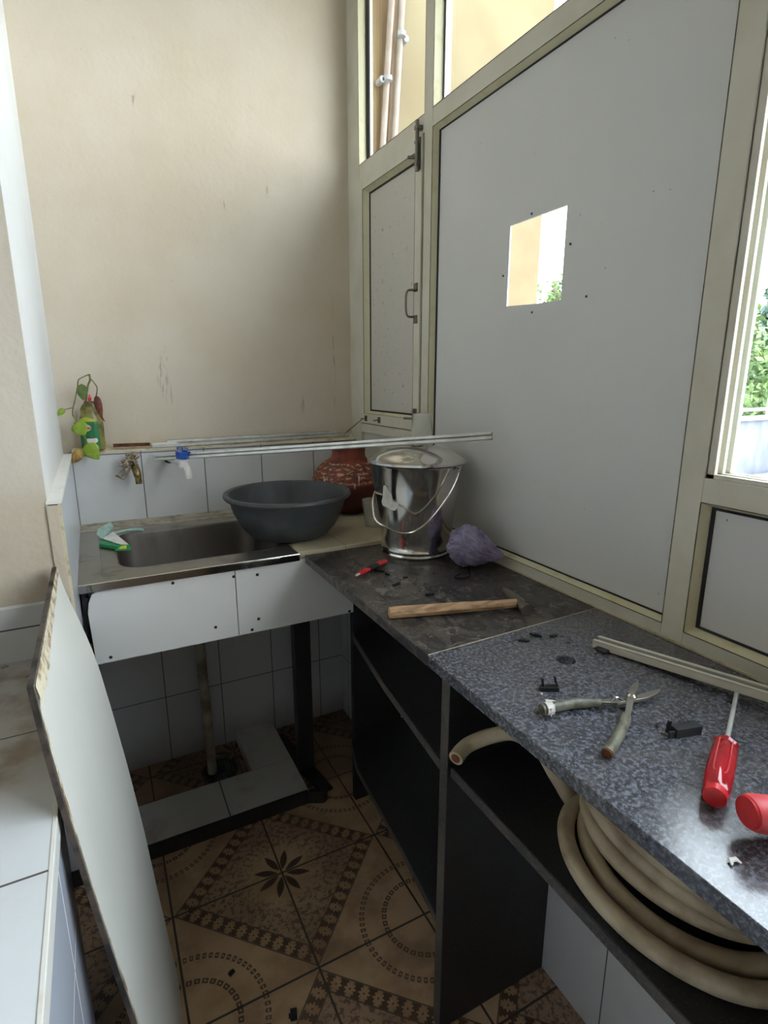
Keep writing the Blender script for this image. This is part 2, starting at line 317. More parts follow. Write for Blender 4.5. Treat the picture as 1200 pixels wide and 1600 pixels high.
# ------------------------------------------------------------------ mesh building
class MB:
    def __init__(s, xf=None): s.v = []; s.f = []; s.mi = []; s.xf = xf; s.cm = 0
    def add(s, vs, fs):
        o = len(s.v); s.v += [(s.xf @ Vector(p)) if s.xf else Vector(p) for p in vs]
        s.f += [tuple(i+o for i in f) for f in fs]; s.mi += [s.cm]*len(fs); return s
    def box(s, x0, x1, y0, y1, z0, z1):
        vs = [(x, y, z) for x in (x0, x1) for y in (y0, y1) for z in (z0, z1)]
        return s.add(vs, [(0, 1, 3, 2), (4, 6, 7, 5), (0, 4, 5, 1), (2, 3, 7, 6), (0, 2, 6, 4), (1, 5, 7, 3)])
    def bx(s, c, ax, ay, az):                             # box from centre and three half vectors
        c, ax, ay, az = map(Vector, (c, ax, ay, az))
        vs = [c+ax*i+ay*j+az*k for i in (-1, 1) for j in (-1, 1) for k in (-1, 1)]
        return s.add(vs, [(0, 1, 3, 2), (4, 6, 7, 5), (0, 4, 5, 1), (2, 3, 7, 6), (0, 2, 6, 4), (1, 5, 7, 3)])
    def prism(s, poly, d, h):                             # poly of 3D points, extruded by vector h along d
        n = len(poly); h = Vector(d)*h; vs = [Vector(p) for p in poly]+[Vector(p)+h for p in poly]
        return s.add(vs, [tuple(range(n))[::-1], tuple(range(n, 2*n))]+[(i, (i+1) % n, n+(i+1) % n, n+i) for i in range(n)])
    def slab(s, poly, z0, z1): return s.prism([(x, y, z0) for x, y in poly], (0, 0, 1), z1-z0)
    def lathe(s, prof, c=(0, 0, 0), seg=48, sx=1, sy=1, wob=None):
        c = Vector(c); vs = []; n = len(prof)
        for k in range(seg):
            a = 2*PI*k/seg
            for r, z in prof:
                rr = r*(1+(wob(a, z) if wob else 0)); vs.append(c+Vector((rr*math.cos(a)*sx, rr*math.sin(a)*sy, z)))
        fs = [(k*n+i, ((k+1) % seg)*n+i, ((k+1) % seg)*n+i+1, k*n+i+1) for k in range(seg) for i in range(n-1)]
        return s.add(vs, fs)
    def tube(s, pts, r, seg=12, caps=True, flat=1.0, up=None):
        pts = [Vector(p) for p in pts]; n = len(pts); rad = r if isinstance(r, (list, tuple)) else [r]*n
        prev = None; vs = []
        for i, p in enumerate(pts):
            t = (pts[min(i+1, n-1)]-pts[max(i-1, 0)]).normalized()
            if prev is None:
                u = Vector(up) if up else (Vector((0, 0, 1)) if abs(t.z) < .9 else Vector((1, 0, 0)))
            else: u = prev
            u = (u-t*u.dot(t)).normalized(); prev = u; b = t.cross(u)
            vs += [p+u*math.cos(2*PI*k/seg)*rad[i]*flat+b*math.sin(2*PI*k/seg)*rad[i] for k in range(seg)]
        fs = [(i*seg+k, i*seg+(k+1) % seg, (i+1)*seg+(k+1) % seg, (i+1)*seg+k) for i in range(n-1) for k in range(seg)]
        if caps: fs += [tuple(range(seg))[::-1], tuple((n-1)*seg+k for k in range(seg))]
        return s.add(vs, fs)
    def build(s, name, mat, parent=None, smooth=False, bevel=0, sub=0, solid=0):
        org = Vector((0, 0, 0))
        if parent is not None:
            q = parent
            while q.parent: q = q.parent
            org = q.location.copy()
        else:
            lo = Vector([min(p[i] for p in s.v) for i in range(3)]); hi = Vector([max(p[i] for p in s.v) for i in range(3)])
            org = Vector(((lo.x+hi.x)/2, (lo.y+hi.y)/2, lo.z))
        me = bpy.data.meshes.new(name); me.from_pydata([tuple(p-org) for p in s.v], [], s.f)
        for m_ in (mat if isinstance(mat, (list, tuple)) else [mat]): me.materials.append(m_)
        for p, i in zip(me.polygons, s.mi): p.material_index = i
        bm = bmesh.new(); bm.from_mesh(me); bmesh.ops.recalc_face_normals(bm, faces=bm.faces); bm.to_mesh(me); bm.free()
        o = bpy.data.objects.new(name, me); col.objects.link(o)
        if parent is not None: o.parent = parent
        else: o.location = org
        if smooth:
            for p in me.polygons: p.use_smooth = True
            if smooth != 'all':
                bm = bmesh.new(); bm.from_mesh(me)
                for e in bm.edges:
                    if len(e.link_faces) == 2 and e.calc_face_angle(0) > math.radians(38): e.smooth = False
                bm.to_mesh(me); bm.free()
        if solid: md = o.modifiers.new('solid', 'SOLIDIFY'); md.thickness = solid; md.offset = 0
        if bevel: md = o.modifiers.new('bevel', 'BEVEL'); md.width = bevel; md.segments = 2; md.limit_method = 'ANGLE'
        if sub: md = o.modifiers.new('sub', 'SUBSURF'); md.levels = sub; md.render_levels = sub
        return o
def tag(o, label=None, cat=None, group=None, kind=None):
    if label: o['label'] = label
    if cat: o['category'] = cat
    if group: o['group'] = group
    if kind: o['kind'] = kind
    return o
def struct(o, label=None, cat=None): return tag(o, label, cat, None, 'structure')
def empty(name, loc):
    o = bpy.data.objects.new(name, None); o.empty_display_size = .05; col.objects.link(o); o.location = loc; return o
def boolean(o, cut):                                     # cuts the hole for good and drops the cutter
    md = o.modifiers.new('cut', 'BOOLEAN'); md.object = cut; md.operation = 'DIFFERENCE'; md.solver = 'EXACT'
    bpy.context.view_layer.update(); dg = bpy.context.evaluated_depsgraph_get()
    me = bpy.data.meshes.new_from_object(o.evaluated_get(dg)); o.modifiers.clear(); o.data = me
    bpy.data.objects.remove(cut)
def spline(pts, n=8):                                    # Catmull-Rom
    P = [Vector(p) for p in pts]; P = [P[0]*2-P[1]]+P+[P[-1]*2-P[-2]]; out = []
    for i in range(1, len(P)-2):
        for k in range(n):
            t = k/n; a, b, c, d = P[i-1], P[i], P[i+1], P[i+2]
            out.append(.5*((2*b)+(c-a)*t+(2*a-5*b+4*c-d)*t*t+(3*b-a-3*c+d)*t**3))
    out.append(P[-2]); return out

# ------------------------------------------------------------------ the room
ZC = .923; PY = .045
b = MB(); b.box(-2.7, .06, -3.5, .06, -.12, 0)
struct(b.build('floor', M['floor']), 'cream printed floor tiles with diamonds, stars and rings', 'floor')
b = MB(); b.box(-2.8, .3, -3.6, .2, 2.8, 2.92); struct(b.build('ceiling', M['room_wall']), 'tan ceiling above the kitchen corner', 'ceiling')
wb = MB().box(-2.7, .0595, PY, .22, 0, 2.8).build('wall_back', M['plaster'])
struct(wb, 'cream plastered wall behind the sink', 'wall')
MB().box(-1.7, -.0772, 0, PY, 0, 1.166).build('tile_dado', M['tile_back'], wb)
MB().box(-.0772, .06, .001, PY, 0, 1.166).build('tile_dado_return', M['tile_back'], wb)
# left return wall and the grey wall that faces the camera
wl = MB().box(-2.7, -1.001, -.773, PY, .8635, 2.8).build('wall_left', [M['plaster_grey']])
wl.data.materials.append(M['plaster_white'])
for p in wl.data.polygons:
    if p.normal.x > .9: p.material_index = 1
struct(wl, 'warm grey plastered wall with a bright white return beside the sink', 'wall')
MB().box(-1.0008, -.9794, -.7725, -.0001, .83, 1.163).build('tile_dado', M['tile_side'], wl)
MB().box(-1.7, -.9794, -.447, -.0002, 0, .83).build('tile_dado_low', M['tile_side'], wl)
MB().box(-2.7, -.986, -.790, -.7735, .864, .972).build('tile_upstand', M['tile_upstand'], wl)
b = MB()
b.box(-1.003, -.977, -.776, -.001, 1.163, 1.169); b.build('tile_top_edge', M['tile_edge'], wl)
MB().box(-1.003, -.984, -.7775, -.7728, .972, 1.160).build('corner_plaster', M['plaster_grey'], wl); MB().box(-.984, -.9785, -.7765, -.7728, .868, 1.163).build('corner_edge', M['mortar'], wl)
struct(MB().box(-1.7, -.9795, -.452, -.4475, 0, .052).build('baseboard_left', M['granite_dark']), 'black stone skirting below the left wall', 'skirting')
ww = MB().box(-.0772, .12, -3.5, -.0003, 0, .9).build('wall_right', M['tile_low'])
struct(ww, 'low white tiled wall under the worktop', 'wall')
struct(MB().box(-2.8, .3, -3.6, -3.5, 0, 2.8).build('wall_front', M['room_wall']), 'tan wall behind the camera', 'wall')
struct(MB().box(-2.8, -2.7, -3.5, .22, 0, 2.8).build('wall_side', M['room_wall']), 'tan wall far to the left of the room', 'wall')

# crumbly ledge on top of the back tiles
b = MB(); nx = 150
ring = []
for i in range(nx+1):
    x = -.978+.976*i/nx
    h = .004+.010*max(0, noise.noise(Vector((x*14, 3, 0))))+.012*max(0, noise.noise(Vector((x*40, 9, 0))))
    wx = .006*noise.noise(Vector((x*20, 1, 5)))
    big = max(0, min(1, (x+.42)/.15))
    ring.append([(x, -.001-.004*big+min(0, wx), 1.1665), (x, .002+abs(wx), 1.168+h*.5), (x, .022, 1.170+h+.006*big), (x, PY+.004, 1.172+h*1.2+.010*big), (x, PY+.004, 1.16)])
vs = [p for r_ in ring for p in r_]; fs = [(i*5+j, i*5+j+1, (i+1)*5+j+1, (i+1)*5+j) for i in range(nx) for j in range(4)]
b.add(vs, fs); struct(b.build('trim_1', M['mortar'], smooth=True), 'crumbly cream mortar ledge on top of the back wall tiles', 'ledge')

# ------------------------------------------------------------------ partition of aluminium windows (inner face x = 0)
XD = .055
def bead(b, y0, y1, z0, z1, wd=.007, dp=.02, x=0.0):
    o = [(x, y0, z0), (x, y1, z0), (x, y1, z1), (x, y0, z1)]
    i_ = [(x+dp, y0+wd, z0+wd), (x+dp, y1-wd, z0+wd), (x+dp, y1-wd, z1-wd), (x+dp, y0+wd, z1-wd)]
    for k in range(4): b.add([o[k], o[(k+1) % 4], i_[(k+1) % 4], i_[k]], [(0, 1, 2, 3)])
SEAMS = []
def seam_rect(win, y0, y1, z0, z1, x, t=.0013):
    b = MB(); e = .0004
    for ya, yb, za, zb_ in ((y0-t/2, y0+t/2, z0, z1), (y1-t/2, y1+t/2, z0, z1), (y0, y1, z0-t/2, z0+t/2), (y0, y1, z1-t/2, z1+t/2)): b.box(x-e, x+.001, ya, yb, za, zb_)
    b.build('seam', M['seam'], win)
def gasket(b, y0, y1, z0, z1, wd, x, t=.004):
    b.box(x, x+.003, y0, y0+wd, z0, z1); b.box(x, x+.003, y1-wd, y1, z0, z1)
    b.box(x, x+.003, y0+wd, y1-wd, z0, z0+t); b.box(x, x+.003, y0+wd, y1-wd, z1-t, z1)
ZT0, ZT1, ZR = 2.064, 2.111, .950
def framing(win, y0, y1, posts, rails):
    b = MB()
    for p0, p1, z0, z1 in posts: b.box(0, XD, p0, p1, z0, z1)
    for z0, z1 in rails: b.box(.0004, XD, y0, y1, z0, z1)
    return b.build('frame', M['alu_paint'], win, bevel=.0012)
def upper(win, y0, y1):
    b = MB(); bead(b, y0, y1, ZT1, 2.76, .006, .028); b.build('upper_bead', M['alu_bead'], win)
    b = MB(); gasket(b, y0+.006, y1-.006, ZT1+.006, 2.754, .005, .026); b.build('upper_gasket', M['gasket'], win)
    seam_rect(win, y0, y1, ZT1, 2.76, 0)
    MB().box(.030, .034, y0+.004, y1-.004, ZT1+.004, 2.756).build('upper_pane', M['glass'], win)
# bay 1, the shuttered hatch in the corner
w1 = struct(empty('window_1', (0, -.25, .92)), 'narrow cream window bay in the corner with a closed shutter', 'window')
framing(w1, -.481, -.048, [(-.048, PY, .9005, 2.8), (-.524, -.481, .9005, 2.8)], [(ZT0, ZT1), (1.200, 1.233), (2.76, 2.8), (.9005, .95)])
upper(w1, -.481, -.048)
MB().box(.012, .02, -.481, -.048, .95, 1.2).build('lower_panel', M['alu_paint'], w1)
sy0, sy1, sz0, sz1 = -.4785, -.0505, 1.236, 2.061
b = MB(); sw = .036
b.box(-.006, .030, sy0, sy0+sw, sz0, sz1); b.box(-.006, .030, sy1-sw, sy1, sz0, sz1)
b.box(-.0056, .030, sy0+sw, sy1-sw, sz0, sz0+sw); b.box(-.0056, .030, sy0+sw, sy1-sw, sz1-sw, sz1)
sash = b.build('shutter', M['alu_paint'], w1, bevel=.001)
b = MB(); bead(b, sy0+sw, sy1-sw, sz0+sw, sz1-sw, .009, .022, -.004); b.build('shutter_bead', M['alu_bead'], sash)
b = MB(); gasket(b, sy0+sw+.008, sy1-sw-.008, sz0+sw+.008, sz1-sw-.008, .005, .016, .006); b.build('shutter_gasket', M['gasket'], sash)
MB().box(.0185, .024, sy0+sw, sy1-sw, sz0+sw, sz1-sw).build('shutter_panel', M['panel_spotted'], sash)
b = MB()
seam_rect(sash, sy0+sw, sy1-sw, sz0+sw, sz1-sw, -.006, .0011); seam_rect(w1, -.481, -.048, 1.234, 2.063, -.0002, .0024)
b = MB(); hx = -.008; hy = -.458                         # pull handle
b.tube(spline([(hx, hy+.004, 1.655), (-.030, hy+.012, 1.652), (-.034, hy+.014, 1.62), (-.030, hy+.012, 1.582), (hx, hy+.004, 1.578)], 5), .0032, 8)
for z in (1.662, 1.571): b.bx((hx, hy, z), (.002, 0, 0), (0, .008, 0), (0, 0, .012))
b.build('pull_handle', M['iron'], sash, smooth=True)
b = MB(); b.box(-.010, -.006, -.474, -.456, 1.975, 2.055)  # tower bolt
b.tube([(-.014, -.465, 1.97), (-.014, -.465, 2.098)], .0055, 10)
b.tube([(-.014, -.465, 2.005), (-.034, -.448, 2.007)], .0045, 8)
b.box(-.019, -.004, -.472, -.458, 2.04, 2.047); b.box(-.019, -.004, -.472, -.458, 1.985, 1.992); b.box(-.019, 0, -.473, -.457, 2.075, 2.085)
b.build('tower_bolt', M['iron'], sash, smooth=True)
for y in (-.107, -.214):                                  # small catches along the bottom rail
    b = MB(); b.bx((-.009, y, 1.254), (.003, 0, 0), (0, .005, 0), (0, 0, .010)); b.tube([(-.012, y, 1.254), (-.026, y+.010, 1.252)], .002, 6)
    b.build('catch', M['iron'], sash)
b = MB(); b.tube([(-.022, -.10, 1.250), (-.040, -.02, 1.205), (-.046, .012, 1.186)], .0022, 6); b.build('stay_rod', M['iron'], sash)
b = MB(); b.box(-.012, -.006, -.470, -.452, 1.275, 1.305); b.tube([(-.014, -.461, 1.25), (-.014, -.461, 1.30)], .004, 8); b.tube([(-.014, -.461, 1.275), (-.036, -.44, 1.275)], .0035, 8)
b.build('lower_bolt', M['iron'], sash, smooth=True)
b = MB(); b.box(.008, .012, -.115, -.092, ZT1, 2.76); b.build('upper_track', M['gasket'], w1)
# bay 2, the big blank panel with a square hole cut in it
w2 = struct(empty('window_2', (0, -.95, .92)), 'large blank grey panel bay with a square hole cut through it', 'window')
framing(w2, -1.367, -.524, [(-1.411, -1.367, .9005, 2.8)], [(ZT0, ZT1), (.9005, ZR), (2.76, 2.8)])
upper(w2, -1.367, -.524)
b = MB(); bead(b, -1.367, -.524, ZR, ZT0); b.build('bead', M['alu_bead'], w2); seam_rect(w2, -1.367, -.524, ZR, ZT0, 0)
b = MB(); gasket(b, -1.360, -.531, ZR+.007, ZT0-.007, .006, .0175, .003); b.build('gasket', M['gasket'], w2)
hy0, hy1, hz0, hz1 = -1.028, -.848, 1.562, 1.748
b = MB(); b.box(.020, .024, -1.362, hy0, ZR, ZT0); b.box(.020, .024, hy1, -.528, ZR, ZT0); b.box(.020, .024, hy0, hy1, ZR, hz0); b.box(.020, .024, hy0, hy1, hz1, ZT0)
# ragged saw marks round the hole
b.add([(.0199, hy0, hz0), (.0199, hy1, hz0), (.0199, hy1, hz0+.006), (.0199, (hy0+hy1)/2, hz0+.001)], [(0, 1, 2, 3)])
b.build('panel', M['panel'], w2)
b = MB()
for y, z in ((-.92, 1.757), (-.83, 1.64), (-.94, 1.545), (-1.045, 1.67), (-1.10, 1.56)): b.tube([(.0205, y, z), (.0185, y, z)], .0025, 8)
b.build('screw_hole', M['gasket'], w2)
# bay 3 and 4: sliding windows above low panels
def sliding(nm, y0, y1, lab):
    wn = struct(empty(nm, (0, (y0+y1)/2, .92)), lab, 'window')
    framing(wn, y0, y1, [(y0-.044, y0, .9005, 2.8)], [(ZT0, ZT1), (.9005, ZR), (1.190, 1.232), (2.76, 2.8)])
    upper(wn, y0, y1)
    seam_rect(wn, y0, y1, ZR, 1.190, 0); b = MB(); bead(b, y0, y1, ZR, 1.190, .009, .022); b.build('lower_bead', M['alu_bead'], wn)
    b = MB(); gasket(b, y0+.009, y1-.009, ZR+.009, 1.181, .006, .019); b.build('lower_gasket', M['gasket'], wn)
    MB().box(.022, .028, y0+.003, y1-.003, ZR+.003, 1.187).build('lower_panel', M['panel'], wn)
    b = MB()
    for xa in (.004, .026, .048): b.box(xa, xa+.008, y1-.014, y1, 1.232, ZT0); b.box(xa, xa+.008, y0, y0+.014, 1.232, ZT0); b.box(xa, xa+.008, y0, y1, 1.232, 1.240)
    b.box(.004, XD+.01, y1-.003, y1, 1.232, ZT0)
    b.build('track', M['alu_paint'], wn, bevel=.001)
    MB().box(.040, .044, y0+.004, y1-.004, 1.24, ZT0).build('pane', M['glass'], wn)
    return wn
sliding('window_3', -3.05, -1.411, 'clear window bay at the right edge looking out on trees')
struct(MB().box(0, .12, -3.5, -3.0945, .9, 2.8).build('wall_added_blocker', M['room_wall']), 'unseen tan wall added beside the camera to cut the window light', 'wall')  # unseen wall, added to keep window light off the floor
# cream caulk line at the foot of the frame
struct(MB().box(-.003, .0, -3.05, -.02, ZC+.0005, ZC+.0035).build('trim_3', M['mortar']), 'yellowed sealant line between worktop and window frame', 'trim')

# ------------------------------------------------------------------ sink corner
sk = empty('steel_sink', (-.70, -.3, .75)); tag(sk, 'stained stainless steel sink set into the corner beside the cream wall', 'sink')
ys, xr = -.598, -.447
plate = MB().box(-.979, xr, ys, -.055, .921, .932).build('sink_top', M['steel_sink'], sk)
def rrect(x0, x1, y0, y1, r, n=8):
    out = []
    for cx, cy, a0 in ((x1-r, y1-r, 0), (x0+r, y1-r, 90), (x0+r, y0+r, 180), (x1-r, y0+r, 270)):
        for k in range(n+1):
            a = math.radians(a0+90*k/n); out.append((cx+r*math.cos(a), cy+r*math.sin(a)))
    return out
lp = rrect(-.888, -.462, -.518, -.150, .065)
cut = MB().slab(lp, .85, 1.0).build('cutter', M['steel_sink']); boolean(plate, cut)
b = MB(); n = len(lp); cxm, cym = -.675, -.334; rings = []
for k, (sc, z) in enumerate(((1.0, .9325), (.995, .925), (.985, .90), (.965, .80), (.93, .775), (.80, .762), (.12, .756))):
    rings.append([(cxm+(x-cxm)*sc, cym+(y-cym)*sc, z) for x, y in lp])
b.add([p for r_ in rings for p in r_], [(i*n+k, i*n+(k+1) % n, (i+1)*n+(k+1) % n, (i+1)*n+k) for i in range(len(rings)-1) for k in range(n)]+[tuple((len(rings)-1)*n+k for k in range(n))])
b.build('bowl', M['steel_bowl'], sk, smooth=True, solid=.0012)
b = MB(); b.box(-.979, xr, ys-.003, ys, .914, .933); b.tube([(-.979, ys-.001, .932), (xr, ys-.001, .932)], .0022, 8); b.build('front_lip', M['steel'], sk)
b = MB(); b.tube([(-.93, ys+.03, .9325), (-.93, -.07, .9325)], .003, 8, flat=.35); b.build('pressed_edge', M['steel_sink'], sk, smooth=True)
b = MB(); b.box(-.60, -.50, ys-.0036, ys-.003, .916, .930); b.build('polished_patch', M['steel'], sk)
tx = bpy.data.curves.new('marks', 'FONT'); tx.body = '‹ rios'; tx.size = .014; tx.shear = .3; tx.extrude = .0002; tx.offset = .0004
to = bpy.data.objects.new('marks', tx); col.objects.link(to); to.matrix_world = Matrix.Translation((-.61, ys-.0042, .9165)) @ Matrix.Rotation(PI/2, 4, 'X')
bpy.context.view_layer.update(); me = bpy.data.meshes.new_from_object(to.evaluated_get(bpy.context.evaluated_depsgraph_get()))
me.transform(to.matrix_world); me.transform(Matrix.Translation(-sk.location)); bpy.data.objects.remove(to)
me.materials.clear(); me.materials.append(M['gasket']); o = bpy.data.objects.new('handwritten_mark', me); col.objects.link(o); o.parent = sk
o['label'] = 'black handwritten letters on the steel lip'
b = MB(); b.box(-.979, xr, -.055, -.0005, .905, .939); b.box(-.979, xr, -.085, -.055, .932, .9335)
struct(b.build('trim_4', M['mortar_grey'], bevel=.004), 'stained mortar strip between sink and back wall tiles', 'trim')
# beige slab right of the sink
b = MB(); pts = [(xr, 0-.001)]; 
front = [(xr, -.56)]
for i in range(24):
    x = xr+.005+(-.003-xr)*i/23; front.append((x, -.572-.012*noise.noise(Vector((x*12, 2, 0)))-.010*i/23))
b.slab([(xr, -.001)]+front+[(-.0005, -.001)][:1], .905, .930)
tag(b.build('stone_slab', M['beige_stone'], bevel=.002), 'dusty beige stone slab under the clay pot, right of the sink', 'slab')

# apron of two white tiles under the sink lip
ap = empty('sink_apron', (-.63, -.585, .727)); tag(ap, 'white two-tile apron screwed on below the sink lip', 'panel')
def apron_tile(x0, x1, cutl):
    pl = [(x0, .727), (x1, .727), (x1, .913), (x0+(.02 if cutl else 0), .913)]
    if cutl: pl = [(x0+.004, .727), (x1, .727), (x1, .913), (x0+.026, .913), (x0+.012, .904), (x0+.004, .885), (x0, .86)]
    return MB().prism([(x, -.592, z) for x, z in pl], (0, 1, 0), .010)
t1 = apron_tile(-.966, -.6225, True).build('apron_tile', M['tile_apron'], ap, bevel=.001)
t2 = apron_tile(-.6205, -.286, False).build('apron_tile', M['tile_apron'], ap, bevel=.001)
for (u, v) in ((365, 901), (337, 980), (173, 1027), (270, 911)):
    p = at(u, v, 'y', -.592); MB().tube([p, p+Vector((0, -.0006, 0))], .0042, 10).build('screw_hole', M['gasket'], t1)
for (u, v) in ((402, 898), (404, 967), (394, 984), (546, 955)):
    p = at(u, v, 'y', -.592); MB().tube([p, p+Vector((0, -.0006, 0))], .0042, 10).build('screw_hole', M['gasket'], t2)
MB().box(-.970, -.9665, -.590, -.582, .727, .78).build('rusty_edge', M['rust'], ap); MB().box(-.975, -.96, -.581, -.575, .75, .905).build('gap_shade', M['gasket'], ap)  # black strip standing in for the dark of the open gap
MB().box(-.966, -.14, -.581, -.560, .895, .9045).build('backing', M['granite_dark'], ap)

# black stone post under the sink, drain pipe, drain, curb
b = MB(); b.box(-.378, -.320, -.300, -.262, 0.0, .904)
tag(b.build('stone_post', M['granite_dark'], bevel=.002), 'black stone post carrying the sink from the floor', 'post')
b = MB(); b.tube(spline([(-.669, -.169, .752), (-.668, -.169, .45), (-.662, -.165, .2), (-.660, -.160, .012)], 4), .0165, 16); b.tube([(-.669, -.169, .70), (-.669, -.169, .752)], .024, 16)
tag(b.build('drain_pipe', M['pvc'], smooth=True), 'thin dirty plastic waste pipe running from the sink to the floor drain', 'pipe')
fd = empty('floor_drain', (-.632, -.150, 0)); tag(fd, 'round green slotted drain cover on the floor under the sink', 'drain')
b = MB(); b.lathe([(.064, 0), (.064, .005), (.056, .007), (.052, .004)], fd.location, 32); b.build('rim', M['drain_green'], fd, smooth=True)
b = MB()
for k in range(-5, 6):
    h = math.sqrt(max(0, .052**2-(k*.0095)**2)); b.box(-.632+k*.0095-.003, -.632+k*.0095+.003, -.150-h, -.150+h, .001, .0055)
b.lathe([(.022, .002), (.022, .0065), (.001, .0065)], fd.location, 20); b.build('slots', M['drain_green'], fd)
cb = MB(); cb.box(-.978, -.395, -.444, -.262, .0005, .048); cb.box(-.54, -.395, -.2618, -.004, .0005, .046)
cbo = cb.build('trim_5', M['tile_curb'], bevel=.002); struct(cbo, 'white tiled curb on the floor under the sink', 'curb')
b = MB(); b.box(-.978, -.40, -.452, -.4445, .0005, .050)
b.slab([(-.40, -.452), (-.352, -.475), (-.335, -.465), (-.39, -.444)], .0005, .046)
struct(b.build('trim_6', M['granite_dark']), 'black stone face of the floor curb', 'curb')
b = MB(); b.slab([(-.388, -.05), (-.36, -.06), (-.33, -.262), (-.315, -.33), (-.300, -.43), (-.345, -.435), (-.372, -.33), (-.392, -.262)], .0, .012)
tag(b.build('stone_offcut', M['granite_dark'], bevel=.004), 'thin black stone offcut lying on the floor at the foot of the post', 'stone')
b = MB(); b.slab([(-.560, -.262), (-.545, -.13), (-.56, -.02), (-.60, -.03), (-.595, -.2)], .0, .004)

# ------------------------------------------------------------------ worktop and shelving
xc = -.4288
far = MB().slab([(xc, -.5875), (-.002, -.5875), (-.002, -1.2165), (xc, -1.2275)], .901, ZC).build('granite_worktop', [M['granite_far']], bevel=.0015)
tag(far, 'dusty black stone worktop slab carrying the steel bucket and the hammer', 'worktop', 'black stone worktop slabs')
near = MB().slab([(xc, -1.2287), (-.002, -1.2177), (-.002, -3.3), (xc, -3.3)], .901, ZC).build('granite_worktop', [M['granite_near']])
cut = MB().tube([(-.225, -1.352, .85), (-.225, -1.352, 1.0)], .0165, 24).build('cutter', M['gasket']); boolean(near, cut)
md = near.modifiers.new('bevel', 'BEVEL'); md.width = .0015; md.segments = 2; md.limit_method = 'ANGLE'
tag(near, 'speckled blue-black stone worktop slab with a round drilled hole, nearest the camera', 'worktop', 'black stone worktop slabs')
struct(MB().slab([(xc+.002, -1.2278), (-.003, -1.2166), (-.003, -1.2176), (xc+.002, -1.2286)], .902, ZC+.0004).build('trim_7', M['mortar']), 'pale joint between the two worktop slabs', 'trim')

sh = empty('stone_shelving', (-.22, -1.2, 0)); tag(sh, 'built-in black stone shelving under the worktop', 'shelving')
MB().box(-.374, -.0775, -1.222, -1.196, 0.0, .9005).build('divider', M['granite_dark'], sh, bevel=.0015)
MB().box(-.252, -.0775, -.512, -.488, 0.0, .9005).build('end_panel', M['granite_dark'], sh, bevel=.0015)
b = MB(); b.box(-.3745, -.3740, -1.2215, -1.1965, 0, .9); b.build('cut_edge', M['granite_edge'], sh)
UP = [(-.374, -1.1955), (-.342, -.90), (-.300, -.625), (-.288, -.592), (-.262, -.578)]
LOW = [(-.374, -1.1955), (-.353, -1.0), (-.330, -.70), (-.296, -.585), (-.270, -.566)]
MB().slab([(-.078, -.560), (-.078, -1.1955)]+UP, .646, .668).build('upper_shelf', M['granite_dark'], sh, bevel=.0015)
MB().slab([(-.078, -1.2225), (-.078, -3.3), (-.366, -3.3), (-.366, -1.2225)], .646, .668).build('upper_shelf', M['granite_dark'], sh, bevel=.0015)
MB().slab([(-.078, -.545), (-.078, -1.1955)]+LOW, .270, .291).build('lower_shelf', M['granite_dark'], sh, bevel=.0015)
b = MB()
for P_, za, zb_ in ((UP, .6475, .6665), (LOW, .2715, .2895)):
    for (x0, y0), (x1, y1) in zip(P_[:3], P_[1:4]): b.prism([(x0-.0004, y0, za), (x0-.0004, y0, zb_), (x1-.0004, y1, zb_), (x1-.0004, y1, za)], (-1, 0, 0), .0006)
b.box(-.3670, -.3664, -3.3, -1.223, .6475, .6665); b.build('cut_edge', M['granite_edge'], sh)
MB().box(-.374, -.0775, -2.75, -2.724, 0, .6455).build('divider', M['granite_dark'], sh)

# ------------------------------------------------------------------ left tiled counter
lc = empty('tiled_counter', (-1.4, -2.2, 0)); tag(lc, 'white tiled counter with stained top at the lower left', 'counter')
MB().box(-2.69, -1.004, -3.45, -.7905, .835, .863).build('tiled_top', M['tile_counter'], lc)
MB().box(-2.69, -1.002, -3.45, -1.205, .0, .834).build('tiled_front', M['tile_face'], lc)
b = MB(); b.box(-1.004, -.9985, -3.45, -.7905, .834, .864); b.build('top_edge', M['tile_edge'], lc, bevel=.001)
p0 = at(0, 1045, 'z', .8655)
b = MB(); b.slab([(-1.30, -.84), (-1.128, -.84), (-1.142, -.965), (-1.30, -.96)], .8635, .870)
tag(b.build('stone_chip', M['granite_dark'], bevel=.001), 'small dark stone piece on the stained tiled counter at the left edge', 'stone')

# ------------------------------------------------------------------ bowed laminate board
PR = [(1.050, -1.001), (.989, -.99), (.939, -.977), (.873, -.961), (.813, -.95), (.712, -.937), (.565, -.92), (.40, -.904), (.22, -.889), (0, -.869)]
PL = [(1.050, -1.001), (1.002, -.998), (.958, -.995), (.887, -.989), (.807, -.98), (.721, -.971), (.617, -.959), (.489, -.943), (.25, -.912), (0, -.88)]
def prof(P, z):
    for (z1, x1), (z0, x0) in zip(P, P[1:]):
        if z0 <= z <= z1: return x0+(x1-x0)*(z-z0)/(z1-z0)
    return P[0][1]
def yR(z): return -.79-.05*max(0, .4-z)/.4
def yL(z): return -1.28
bd = empty('laminate_board', (-.87, -1.1, 0)); tag(bd, 'tall white laminate board with chipped edge leaning beside the left counter', 'board')
NZ, NY, TH = 40, 10, .007
b = MB(); zs = [1.043*(1-i/NZ) for i in range(NZ+1)]
fr_, bk_ = [], []
for i, z in enumerate(zs):
    for j in range(NY+1):
        y = yR(z)+(yL(z)-yR(z))*j/NY
        zz = z + (.004 if i == 0 else 0)*j/NY
        x_ = prof(PR, z)+(prof(PL, z)-prof(PR, z))*j/NY; fr_.append((x_, y, zz)); bk_.append((x_-TH, y, zz))
q = NY+1
